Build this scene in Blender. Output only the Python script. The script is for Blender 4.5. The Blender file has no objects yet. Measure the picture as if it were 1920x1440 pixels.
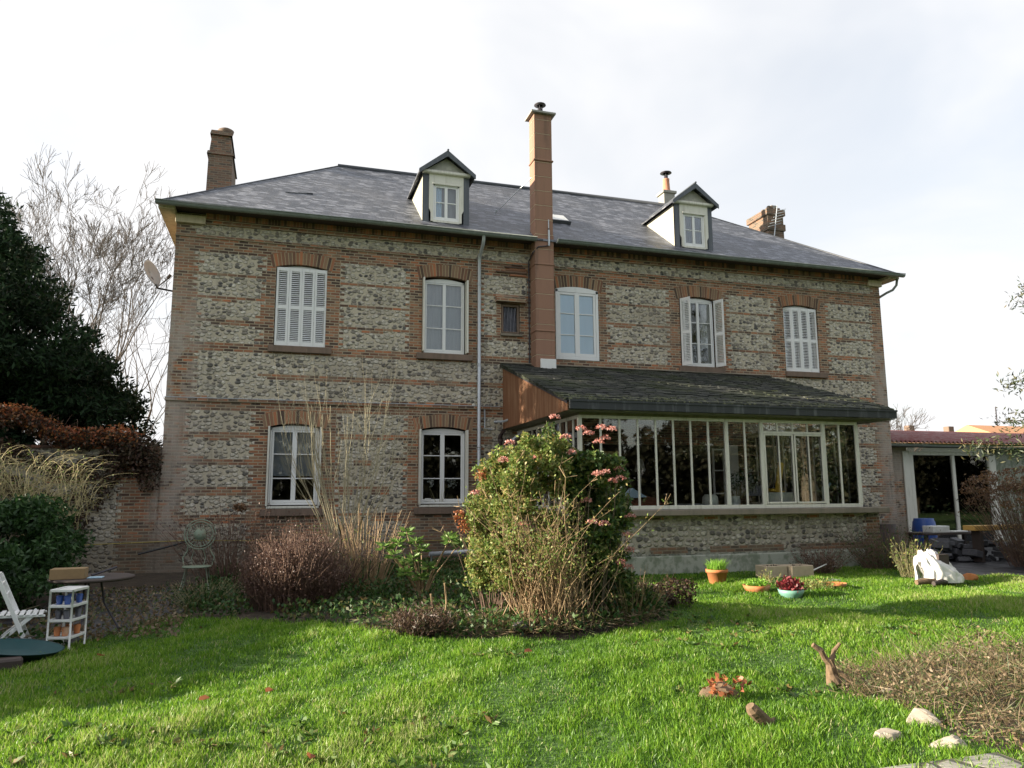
import bpy, math, random
import numpy as np
from mathutils import Vector, Matrix
random.seed(7); RNG = np.random.default_rng(11)
SC = bpy.context.scene; COL = SC.collection
# ------------------------------------------------------------------ camera
EYE = 1.72
def cam_axes(yaw, pitch, roll):
    cy, sy = math.cos(yaw), math.sin(yaw)
    f = Vector((sy*math.cos(pitch), cy*math.cos(pitch), math.sin(pitch)))
    r = Vector((cy, -sy, 0)); u = r.cross(f)
    c, s = math.cos(roll), math.sin(roll)
    return r*c+u*s, -r*s+u*c, f
r_, u_, f_ = cam_axes(.2975, .1471, -.0054)
cd = bpy.data.cameras.new('camera'); cam = bpy.data.objects.new('camera', cd); COL.objects.link(cam)
cd.lens = 26.25; cd.sensor_width = 36; cd.clip_end = 3000; cd.clip_start = .05
m3 = Matrix((r_, u_, -f_)).transposed()
cam.matrix_world = Matrix.Translation((0, -19, EYE)) @ m3.to_4x4()
SC.camera = cam
# ------------------------------------------------------------------ light
SUN_EL, SUN_AZ = math.radians(16), math.radians(10)      # azimuth: behind the plane of the front, from the left
SD = Vector((-math.cos(SUN_AZ)*math.cos(SUN_EL), math.sin(SUN_AZ)*math.cos(SUN_EL), math.sin(SUN_EL)))
sl = bpy.data.lights.new('sun', 'SUN'); sl.energy = 5.0; sl.angle = math.radians(.6); sl.color = (1, .89, .72)
so = bpy.data.objects.new('sun', sl); COL.objects.link(so)
so.rotation_mode = 'QUATERNION'; so.rotation_quaternion = SD.to_track_quat('Z', 'Y')
SC.view_settings.view_transform = 'Standard'; SC.view_settings.look = 'None'
SC.view_settings.exposure = 1.6; SC.view_settings.gamma = 1
SC.cycles.use_denoising = True; SC.cycles.transparent_max_bounces = 16; SC.cycles.max_bounces = 6
w = bpy.data.worlds.new('World'); SC.world = w; w.use_nodes = True
# ------------------------------------------------------------------ node helper
class NT:
    def __init__(s, nt): s.nt = nt; nt.nodes.clear()
    def n(s, t, ins=None, **kw):
        nd = s.nt.nodes.new(t)
        for k, v in kw.items(): setattr(nd, k, v)
        for k, v in (ins or {}).items():
            if isinstance(v, bpy.types.NodeSocket): s.nt.links.new(v, nd.inputs[k])
            else: nd.inputs[k].default_value = v
        return nd
    def m(s, op, a, b=0., c=None, clamp=False):
        d = {0: a, 1: b}
        if c is not None: d[2] = c
        return s.n('ShaderNodeMath', d, operation=op, use_clamp=clamp).outputs[0]
    def mix(s, f, a, b, bt='MIX'):
        nd = s.n('ShaderNodeMix', data_type='RGBA', blend_type=bt)
        for i, v in ((0, f), (6, a), (7, b)):
            if isinstance(v, bpy.types.NodeSocket): s.nt.links.new(v, nd.inputs[i])
            else: nd.inputs[i].default_value = v if i == 0 or len(v) == 4 else (*v, 1)
        return nd.outputs[2]
    def ramp(s, f, stops, interp='LINEAR'):
        nd = s.n('ShaderNodeValToRGB', {0: f}); cr = nd.color_ramp; cr.interpolation = interp
        while len(cr.elements) < len(stops): cr.elements.new(.5)
        for e, (p, c) in zip(cr.elements, stops):
            e.position = p; e.color = (*c, 1) if not isinstance(c, (int, float)) else (c, c, c, 1)
        return nd.outputs[0]
    def noise(s, vec, scale, detail=3, rough=.55, out=0, dist=0.):
        return s.n('ShaderNodeTexNoise', {'Vector': vec, 'Scale': scale, 'Detail': detail, 'Roughness': rough, 'Distortion': dist}).outputs[out]
    def ss(s, v, a, b):   # smoothstep map
        return s.n('ShaderNodeMapRange', {0: v, 1: a, 2: b, 3: 0., 4: 1.}, interpolation_type='SMOOTHSTEP').outputs[0]
    def pos(s): return s.n('ShaderNodeNewGeometry').outputs['Position']
    def xyz(s, v):
        o = s.n('ShaderNodeSeparateXYZ', {0: v}).outputs; return o[0], o[1], o[2]
    def vec(s, x, y, z): return s.n('ShaderNodeCombineXYZ', {0: x, 1: y, 2: z}).outputs[0]
    def bsdf(s, col, rough=.8, bump=None, bstr=.3, bdist=.01, **kw):
        ins = {'Base Color': col if isinstance(col, bpy.types.NodeSocket) else (*col, 1), 'Roughness': rough}
        ins.update(kw)
        if bump is not None:
            ins['Normal'] = s.n('ShaderNodeBump', {'Height': bump, 'Strength': bstr, 'Distance': bdist}).outputs[0]
        b = s.n('ShaderNodeBsdfPrincipled', ins)
        s.n('ShaderNodeOutputMaterial', {0: b.outputs[0]}); return b
# ------------------------------------------------------------------ world
T = NT(w.node_tree)
sky = T.n('ShaderNodeTexSky', sky_type='NISHITA', sun_disc=False)
sky.sun_elevation = SUN_EL; sky.sun_rotation = math.atan2(SD.x, SD.y); sky.altitude = 100; sky.dust_density = 2.0
dirv = T.n('ShaderNodeTexCoord').outputs['Generated']
dx, dy, dz = T.xyz(dirv)
sdot = T.n('ShaderNodeVectorMath', {0: dirv, 1: tuple(SD)}, operation='DOT_PRODUCT').outputs['Value']
glow = T.m('POWER', T.m('MAXIMUM', sdot, 0.), 3.)
dzc = T.m('ADD', T.m('MAXIMUM', dz, 0.), .22)
plane = T.vec(T.m('DIVIDE', dx, dzc), T.m('DIVIDE', dy, dzc), 0.)
cn = T.noise(plane, 1.1, 5, .55, dist=.4)
cn2 = T.noise(plane, .35, 2, .5)
# a thin veil of cloud, thick towards the sun and the horizon, broken up opposite to it
veil = T.m('ADD', T.m('MULTIPLY', T.ss(cn, .33, .68), .35), T.m('MULTIPLY', dy, .30))
veil = T.m('ADD', veil, T.m('MULTIPLY', glow, .4))
veil = T.m('ADD', veil, T.m('MULTIPLY', cn2, 1.15), clamp=True)
lum = T.m('ADD', 4.55, T.m('MULTIPLY', glow, 2.2))
lum = T.m('ADD', lum, T.m('MULTIPLY', T.m('SUBTRACT', cn, .5), .8))
cc = T.n('ShaderNodeVectorMath', {0: (1.0, 1.0, 1.012), 'Scale': lum}, operation='SCALE').outputs[0]
skyc = T.mix(1., sky.outputs[0], (1.35, 1.3, 1.25), 'MULTIPLY')
col = T.mix(veil, skyc, cc)
bg = T.n('ShaderNodeBackground', {0: col, 1: .075}); T.n('ShaderNodeOutputWorld', {0: bg.outputs[0]})
# ------------------------------------------------------------------ materials
M = {}
def mat(name):
    m = bpy.data.materials.new(name); m.use_nodes = True; M[name] = m; return NT(m.node_tree)
def plain(name, col, rough=.7, var=.15, scale=12., metal=0., bump=.0, spec=.5, dirt=None):
    T = mat(name); p = T.n('ShaderNodeTexCoord').outputs['Object']
    nz = T.noise(p, scale, 4)
    c = T.mix(nz, tuple(v*(1-var) for v in col), tuple(min(1, v*(1+var)) for v in col))
    if dirt: c = T.mix(T.ss(T.noise(p, scale*.3, 5, .65), .5, .75), c, dirt)
    T.bsdf(c, rough, bump=nz if bump else None, bstr=bump, Metallic=metal, **{'Specular IOR Level': spec}); return M[name]
def uvw(T, su=1., sv=1.):
    x, y, z = T.xyz(T.pos()); return T.vec(T.m('MULTIPLY', T.m('ADD', x, y), su), T.m('MULTIPLY', z, sv), 0.), x, y, z
BRICKS = [(0, (.05, .03, .024)), (.18, (.085, .045, .032)), (.32, (.24, .10, .055)), (.5, (.38, .155, .07)), (.62, (.19, .115, .075)), (.76, (.31, .19, .11)), (.88, (.5, .17, .07)), (1, (.14, .095, .07))]
def brick_nodes(T, vec, pos, z, mortar=(.35, .29, .20)):
    bt = T.n('ShaderNodeTexBrick', {'Vector': vec, 'Color1': (0, 0, 0, 1), 'Color2': (1, 1, 1, 1), 'Mortar': (.5, .5, .5, 1), 'Scale': 1., 'Mortar Size': .012, 'Mortar Smooth': .3, 'Bias': 0., 'Brick Width': .225, 'Row Height': .072})
    bt.offset = .5
    v = T.m('ADD', bt.outputs[0], T.m('MULTIPLY', T.m('SUBTRACT', T.noise(pos, 1.3, 3), .5), .45))
    c = T.ramp(v, BRICKS)
    fine = T.noise(pos, 38., 4, .7)
    c = T.mix(T.m('MULTIPLY', fine, .35), c, (.14, .10, .07))
    c = T.mix(bt.outputs[1], c, mortar)
    h = T.m('SUBTRACT', T.m('MULTIPLY', fine, .4), bt.outputs[1])
    return c, h, bt.outputs[1]
def weather(T, c, pos, x, z, foot_amt=.6):
    big = T.noise(pos, .55, 5, .6)
    c = T.mix(T.m('MULTIPLY', T.ss(big, .47, .72), .45), c, (.19, .155, .115))
    lich = T.noise(pos, 2.7, 6, .7)
    c = T.mix(T.m('MULTIPLY', T.ss(lich, .54, .72), .5), c, (.34, .29, .2))
    # pale render smeared over the two corners
    px_ = T.m('MULTIPLY', T.m('MAXIMUM', T.ss(x, -1.6, -2.4), T.ss(x, 17.6, 18.1)), T.ss(x, -3.1, -2.7))
    pl = T.m('MULTIPLY', px_, T.ss(T.m('ADD', lich, T.m('MULTIPLY', big, .8)), .74, .92))
    pl = T.m('MULTIPLY', pl, T.ss(z, 7.3, 5.6))
    c = T.mix(T.m('MULTIPLY', pl, .75), c, (.38, .33, .28))
    sk = T.noise(T.vec(T.m('MULTIPLY', x, 3.2), 0., T.m('MULTIPLY', z, .35)), 1., 5, .7)
    c = T.mix(T.m('MULTIPLY', T.ss(sk, .52, .72), .42), c, (.085, .075, .055))
    c = T.mix(T.m('MULTIPLY', T.ss(sk, .44, .3), .25), c, (.46, .42, .33))
    c = T.mix(T.m('MULTIPLY', T.ss(z, 9.2, 11.5), .55), c, (.075, .06, .05))
    # damp green-grey foot of the wall
    ft = T.m('MULTIPLY', T.ss(T.m('ADD', z, T.m('MULTIPLY', big, .8)), 1.75, .7), foot_amt)
    c = T.mix(ft, c, (.10, .085, .06))
    return c
T = mat('brick'); v, x, y, z = uvw(T); p = T.pos(); c, h, _ = brick_nodes(T, v, p, z)
T.bsdf(weather(T, c, p, x, z), .9, bump=h, bstr=.6, bdist=.008)
def flint_mat(name, mortar, dark=1., sc=7.6, foot=None, courses=False):
    T = mat(name); v, x, y, z = uvw(T, sc*.78, sc*1.1); p = T.pos()
    wob = T.noise(p, 6., 3, out=1)
    vv = T.n('ShaderNodeVectorMath', {0: v, 1: T.n('ShaderNodeVectorMath', {0: wob, 'Scale': .55}, operation='SCALE').outputs[0]}, operation='ADD').outputs[0]
    vo = T.n('ShaderNodeTexVoronoi', {'Vector': vv, 'Scale': 1.3, 'Randomness': .6 if courses else .9}, voronoi_dimensions='2D')
    r1 = T.n('ShaderNodeSeparateColor', {0: vo.outputs['Color']}).outputs
    thr = T.m('ADD', .36, T.m('MULTIPLY', r1[1], .24))
    d = T.m('SUBTRACT', thr, vo.outputs['Distance'])
    msk = T.ss(d, -.02, .06)
    inner = T.ss(d, .05, .17)
    fl = T.ramp(r1[0], [(0, (.40, .35, .26)), (.2, (.68, .63, .53)), (.36, (.40, .36, .28)), (.55, (.62, .57, .47)), (.72, (.26, .23, .185)), (.88, (.18, .165, .14)), (1, (.07, .067, .065))])
    fl = T.mix(T.m('MULTIPLY', T.ss(T.noise(p, 26., 4, .7), .45, .7), .5), fl, (.13, .125, .12))
    rind = T.mix(.45, fl, (.52, .48, .40))
    fl = T.mix(inner, rind, fl)
    mt = T.mix(T.noise(p, 60., 3), tuple(a*.72 for a in mortar), tuple(a*1.2 for a in mortar))
    c = T.mix(msk, mt, fl)
    edge = T.m('MULTIPLY', T.ss(T.m('ABSOLUTE', d), .05, 0.), .6)
    c = T.mix(edge, c, (.09, .08, .065))
    c = weather(T, c, p, x, z, .2 if courses else .6)
    if foot: c = T.mix(T.m('MULTIPLY', T.ss(T.m('ADD', z, T.m('MULTIPLY', T.noise(p, 5., 4), .35)), .75, .5), .75), c, foot)
    hh = T.m('ADD', T.m('MULTIPLY', T.ss(d, -.02, .25), 1.), T.m('MULTIPLY', T.noise(p, 30., 3), .25))
    T.bsdf(c, .78, bump=hh, bstr=.9, bdist=.035)
flint_mat('flint', (.50, .44, .33))
flint_mat('flint_coursed', (.42, .38, .30), sc=6.6, courses=True, foot=(.2, .23, .185))
def voussoir():
    T = mat('arch_brick'); p = T.pos()
    a = T.n('ShaderNodeAttribute', attribute_name='rnd').outputs['Fac']
    c = T.ramp(a, BRICKS); f = T.noise(p, 40., 4, .7)
    c = T.mix(T.m('MULTIPLY', f, .5), c, (.2, .14, .10)); T.bsdf(c, .9, bump=f, bstr=.4)
voussoir()
T = mat('slate'); x, y, z = T.xyz(T.pos()); p = T.pos()
v = T.vec(T.m('ADD', x, y), T.m('MULTIPLY', z, 1.69), 0.)
vw = T.n('ShaderNodeVectorMath', {0: v, 1: T.n('ShaderNodeVectorMath', {0: T.noise(p, 5., 2, out=1), 'Scale': .03}, operation='SCALE').outputs[0]}, operation='ADD').outputs[0]
bt = T.n('ShaderNodeTexBrick', {'Vector': vw, 'Color1': (0, 0, 0, 1), 'Color2': (1, 1, 1, 1), 'Mortar': (0, 0, 0, 1), 'Scale': 1., 'Mortar Size': .005, 'Mortar Smooth': .1, 'Bias': 0., 'Brick Width': .23, 'Row Height': .115}); bt.offset = .5
an = T.noise(T.vec(T.m('MULTIPLY', T.m('ADD', x, y), 8.5), T.m('MULTIPLY', z, 44.), 0.), 1., 3, .6)
c = T.ramp(T.m('ADD', T.m('MULTIPLY', bt.outputs[0], .45), T.m('MULTIPLY', an, .55)), [(.2, (.025, .03, .04)), (.42, (.07, .077, .095)), (.56, (.125, .132, .155)), (.7, (.22, .23, .26)), (.85, (.38, .38, .41))])
c = T.mix(T.m('MULTIPLY', T.ss(T.noise(p, .7, 5), .45, .7), .3), c, (.13, .125, .12))
c = T.mix(bt.outputs[1], c, (.03, .03, .035))
# each course laps over the one below: a saw-tooth height
saw = T.m('FRACT', T.m('DIVIDE', T.n('ShaderNodeSeparateXYZ', {0: vw}).outputs[1], .115))
hh = T.m('SUBTRACT', T.m('ADD', T.m('MULTIPLY', saw, -.8), T.m('MULTIPLY', bt.outputs[0], .5)), bt.outputs[1])
T.bsdf(c, T.m('ADD', .42, T.m('MULTIPLY', bt.outputs[0], .25)), bump=T.m('ADD', hh, T.m('MULTIPLY', an, 1.5)), bstr=.8, bdist=.02)
T = mat('mossy_slate'); p = T.pos(); x, y, z = T.xyz(p)
v = T.vec(T.m('ADD', x, T.m('MULTIPLY', T.noise(p, 6., 2), .05)), T.m('MULTIPLY', y, 1.05), 0.)
bt = T.n('ShaderNodeTexBrick', {'Vector': v, 'Color1': (0, 0, 0, 1), 'Color2': (1, 1, 1, 1), 'Mortar': (0, 0, 0, 1), 'Scale': 1., 'Mortar Size': .006, 'Mortar Smooth': .1, 'Bias': 0., 'Brick Width': .22, 'Row Height': .12}); bt.offset = .5
c = T.ramp(bt.outputs[0], [(0, (.018, .02, .018)), (.5, (.034, .037, .032)), (.9, (.055, .056, .05)), (1, (.11, .11, .095))])
c = T.mix(T.m('MULTIPLY', T.ss(T.noise(p, 1.1, 6, .65), .42, .66), .75), c, (.035, .044, .016))
yel = T.m('MULTIPLY', T.ss(T.noise(T.vec(T.m('MULTIPLY', x, .6), T.m('MULTIPLY', y, 2.4), 0.), 1.7, 5, .75), .58, .66), T.ss(T.m('ADD', x, T.m('MULTIPLY', y, -.4)), 11.6, 13.6))
c = T.mix(T.m('MULTIPLY', yel, .8), c, (.24, .25, .10))
lip = T.m('MULTIPLY', T.ss(y, -4.05, -4.62), T.ss(T.noise(p, 11., 4, .7), .5, .62))
c = T.mix(lip, c, (.16, .17, .09))
c = T.mix(bt.outputs[1], c, (.008, .009, .008))
T.bsdf(c, .85, bump=T.m('ADD', T.m('SUBTRACT', bt.outputs[0], bt.outputs[1]), T.noise(p, 20., 4)), bstr=.5, bdist=.012, **{'Specular IOR Level': .3})
def streak(name, col, dcol, sc, rough=.6, lo=.45, hi=.7, amt=.8, stretch=.08, metal=0., spec=.5):
    T = mat(name); x, y, z = T.xyz(T.pos())
    n1 = T.noise(T.vec(x, y, T.m('MULTIPLY', z, stretch)), sc, 5, .65)
    c = T.mix(T.m('MULTIPLY', T.ss(n1, lo, hi), amt), col, dcol)
    c = T.mix(T.m('MULTIPLY', T.noise(T.pos(), 30., 3), .3), c, tuple(v*.6 for v in col))
    T.bsdf(c, rough, bump=n1, bstr=.15, Metallic=metal, **{'Specular IOR Level': spec})
streak('chimney_render', (.30, .165, .11), (.17, .10, .07), 5., .85)
streak('cladding', (.21, .09, .04), (.34, .2, .11), 11., .75)
streak('fascia_zinc', (.03, .034, .036), (.17, .18, .18), 6., .6, .5, .7, .6)
streak('white_paint', (.80, .80, .79), (.5, .48, .42), 9., .5, .55, .8, .5)
streak('old_white_paint', (.70, .68, .60), (.38, .36, .28), 12., .6, .48, .75, .7)
streak('zinc_gutter', (.19, .215, .20), (.30, .34, .31), 7., .5, .45, .7, .6, 1.)
streak('green_beam', (.17, .16, .10), (.09, .09, .06), 8., .8)
streak('concrete_sill', (.25, .21, .165), (.13, .125, .09), 5., .9, .4, .7, .7)
streak('brown_sill', (.20, .14, .105), (.12, .095, .07), 7., .9, .4, .7, .7)
streak('plinth_render', (.36, .37, .31), (.15, .18, .12), 6., .95, .42, .6, .85, .8)
streak('galvanised', (.5, .53, .56), (.3, .32, .34), 9., .35, .5, .8, .5, metal=.3)
streak('cast_iron', (.035, .018, .014), (.06, .03, .02), 9., .6)
streak('cream_wood', (.58, .50, .36), (.38, .31, .2), 9., .7)
streak('slate_cladding', (.075, .085, .1), (.13, .14, .155), 14., .5)
streak('pale_slates', (.34, .33, .28), (.5, .48, .40), 9., .6, stretch=1.)
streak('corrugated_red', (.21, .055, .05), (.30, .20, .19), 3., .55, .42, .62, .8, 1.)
streak('corrugated_red_sunny', (.5, .12, .09), (.42, .2, .18), 3., .6, .5, .7, .5, 1.)  # brighter copy of the roof red, sunlight put into its colour
plain('ridge_zinc', (.055, .06, .07), .5)
plain('terracotta', (.48, .17, .06), .85, .25, 9., dirt=(.5, .36, .25))
plain('terracotta_pot_chimney', (.45, .2, .12), .85, .2)
plain('dark_metal', (.045, .04, .05), .5)
plain('white_plastic', (.72, .72, .70), .45, .06, dirt=(.5, .5, .46))
plain('cloth_and_sky_blue', (.58, .76, 1.0), .85, .06, 1.5)  # cloth blue; also stands in for sky reflected in the third upstairs window
plain('net_curtain', (.30, .32, .36), .9, .12, 2.)
plain('lace', (.62, .62, .62), .95, .35, 22.)
plain('plastic_sheet', (.10, .10, .12), .35, .7, 9., bump=1.)
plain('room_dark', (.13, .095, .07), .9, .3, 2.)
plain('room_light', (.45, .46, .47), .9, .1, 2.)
plain('interior_red', (.18, .06, .03), .9)
plain('straw_blind', (.55, .42, .2), .9, .25, 60.)
plain('yellow_paint', (.75, .45, .04), .5)
plain('blue_barrel', (.02, .07, .28), .4)
plain('blue_paper', (.35, .5, .6), .7)
plain('cardboard', (.27, .18, .09), .9, .2)
plain('dark_wood', (.05, .035, .03), .7, .4, 8.)
plain('bright_plank', (.6, .36, .1), .7)
plain('iron_green', (.20, .25, .18), .6, .25, 30., dirt=(.25, .2, .13))
plain('teal_bowl', (.16, .34, .27), .5, .25, 8., dirt=(.3, .3, .22))
plain('green_tarp', (.01, .055, .06), .5)
plain('lime_plastic', (.4, .7, .08), .5)
plain('red_plastic', (.5, .05, .03), .5)
plain('stone_trough', (.42, .34, .24), .9, .2, 10., bump=.3)
plain('chalk_stone', (.42, .36, .28), .9, .35, 9., bump=.8, dirt=(.14, .15, .08))
plain('stump_wood', (.16, .105, .06), .9, .6, 18., bump=1., dirt=(.07, .055, .04))
plain('white_fabric', (.72, .70, .66), .6, .12, 6., bump=.3)
plain('concrete_grey', (.30, .29, .26), .9, .2, 6.)
plain('bark', (.13, .105, .07), .9, .35, 14., bump=.5)
plain('bark_grey', (.10, .082, .07), .9, .3, 3.)
plain('yew_bark', (.06, .04, .03), .9)
plain('dish_paint', (.60, .66, .72), .5, .1)
plain('pale_joint', (.52, .40, .28), .95)
plain('mortar', (.36, .28, .17), .95, .2, 12.)
plain('hose_yellow', (.34, .27, .06), .5, .2)
plain('cable_black', (.02, .02, .02), .6)
plain('book_mix', (.3, .3, .32), .8, .9, 30.)
plain('lampshade', (.10, .14, .10), .8)
plain('roof_orange', (.5, .25, .12), .8, .2)
plain('stem_olive', (.30, .265, .14), .8, .35, 6.)
plain('stem_pale', (.36, .32, .21), .8, .35, 6.)
plain('stem_brown', (.14, .085, .06), .85, .4, 5.)
plain('stem_beige', (.34, .235, .13), .8, .35, 5.)
plain('stem_straw', (.5, .42, .22), .8, .3, 5.)
plain('slate_gravel', (.07, .07, .078), .7, .5, 12., bump=.8)
T = mat('glass')
fr = T.m('MULTIPLY', T.n('ShaderNodeFresnel', {0: 1.5}).outputs[0], 2.0, clamp=True)
nb = T.n('ShaderNodeBump', {'Height': T.noise(T.pos(), 2.2, 2), 'Strength': .012, 'Distance': .05}).outputs[0]
g = T.n('ShaderNodeBsdfGlossy', {'Roughness': .02, 'Normal': nb}); tr = T.n('ShaderNodeBsdfTransparent', {0: (.97, .98, .97, 1)})
T.n('ShaderNodeOutputMaterial', {0: T.n('ShaderNodeMixShader', {0: fr, 1: tr.outputs[0], 2: g.outputs[0]}).outputs[0]})
def leafmat(name, cols, trans=.35, rough=.5, spec=.4):
    T = mat(name); a = T.n('ShaderNodeAttribute', attribute_name='rnd').outputs['Fac']
    n_ = len(cols); c = T.ramp(a, [(i/(n_-1), k) for i, k in enumerate(cols)])
    b = T.n('ShaderNodeBsdfPrincipled', {'Base Color': c, 'Roughness': rough, 'Specular IOR Level': spec})
    t = T.n('ShaderNodeBsdfTranslucent', {0: c})
    T.n('ShaderNodeOutputMaterial', {0: T.n('ShaderNodeMixShader', {0: trans, 1: b.outputs[0], 2: t.outputs[0]}).outputs[0]})
leafmat('grass_blade', [(.048, .115, .015), (.092, .205, .017), (.15, .30, .022), (.24, .385, .036), (.42, .42, .19)], .45, .45)
leafmat('far_foliage', [(.018, .02, .011), (.035, .036, .02), (.05, .045, .028)], .1, .8, .1)
leafmat('weed_leaf', [(.04, .10, .02), (.08, .16, .03), (.13, .2, .05), (.2, .12, .05)], .3)
leafmat('yew_leaf', [(.008, .018, .008), (.014, .034, .013), (.03, .062, .022)], .15, .6, .2)
leafmat('laurel_leaf', [(.02, .05, .015), (.035, .085, .022), (.06, .12, .03)], .25)
leafmat('viburnum_leaf', [(.03, .065, .018), (.06, .12, .03), (.12, .18, .04), (.2, .2, .06)], .3)
leafmat('olive_leaf', [(.09, .15, .035), (.17, .25, .055), (.27, .30, .08), (.36, .26, .10)], .35)
leafmat('rhodo_leaf', [(.08, .16, .03), (.14, .25, .05), (.22, .33, .09)], .3)
leafmat('groundcover_leaf', [(.02, .06, .012), (.04, .1, .02), (.07, .13, .03), (.13, .09, .035)], .3)
leafmat('bramble_leaf', [(.19, .13, .075), (.27, .19, .11), (.08, .13, .04), (.12, .08, .05), (.36, .28, .18)], .3)
leafmat('ivy_red', [(.24, .06, .03), (.42, .13, .045), (.2, .09, .04), (.5, .24, .08)], .3)
leafmat('ivy_dark', [(.05, .03, .02), (.09, .045, .03), (.04, .04, .02), (.13, .08, .045)], .2)
leafmat('brown_leaf', [(.07, .04, .035), (.12, .065, .05), (.2, .12, .085)], .25)
leafmat('hydrangea_head', [(.15, .08, .045), (.22, .12, .06), (.11, .07, .045)], .2)
leafmat('pink_petal', [(.42, .13, .10), (.58, .24, .19), (.68, .42, .38), (.34, .10, .07)], .3)
leafmat('conifer_needle', [(.025, .04, .018), (.05, .07, .028), (.11, .09, .04)], .1)
leafmat('chives', [(.14, .3, .03), (.22, .42, .05), (.3, .5, .08)], .4)
leafmat('heuchera', [(.14, .015, .02), (.25, .03, .035), (.09, .015, .02)], .3)
leafmat('dead_leaf', [(.3, .09, .04), (.4, .15, .06)], .3)
leafmat('white_flower', [(.6, .6, .58), (.75, .75, .74)], .3)
T = mat('soil'); p = T.pos(); n1 = T.noise(p, 3., 6, .7)
T.bsdf(T.ramp(n1, [(.3, (.022, .016, .011)), (.55, (.055, .04, .026)), (.75, (.10, .075, .045))]), .95, bump=n1, bstr=1., bdist=.05)
T = mat('lawn'); p = T.pos(); n1 = T.noise(p, 1.2, 6, .65)
T.bsdf(T.ramp(n1, [(.3, (.04, .09, .013)), (.55, (.06, .125, .016)), (.8, (.08, .13, .025))]), .95, bump=T.noise(p, 25., 4), bstr=1., bdist=.03)
T = mat('paving'); p = T.pos()
vo = T.n('ShaderNodeTexVoronoi', {'Vector': p, 'Scale': 3.2, 'Randomness': .9}, feature='DISTANCE_TO_EDGE')
c = T.mix(T.ss(vo.outputs[0], .02, .06), (.08, .075, .05), T.ramp(T.noise(p, 5., 5), [(.3, (.2, .19, .16)), (.7, (.38, .36, .31))]))
T.bsdf(c, .9, bump=T.ss(vo.outputs[0], .02, .08), bstr=.8, bdist=.03)
T = mat('slate_patio'); p = T.pos()
vo = T.n('ShaderNodeTexVoronoi', {'Vector': p, 'Scale': 6., 'Randomness': 1.})
c = T.mix(T.n('ShaderNodeSeparateColor', {0: vo.outputs['Color']}).outputs[0], (.012, .012, .013), (.06, .058, .062))
T.bsdf(c, .55, bump=vo.outputs[0], bstr=1., bdist=.04)
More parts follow.
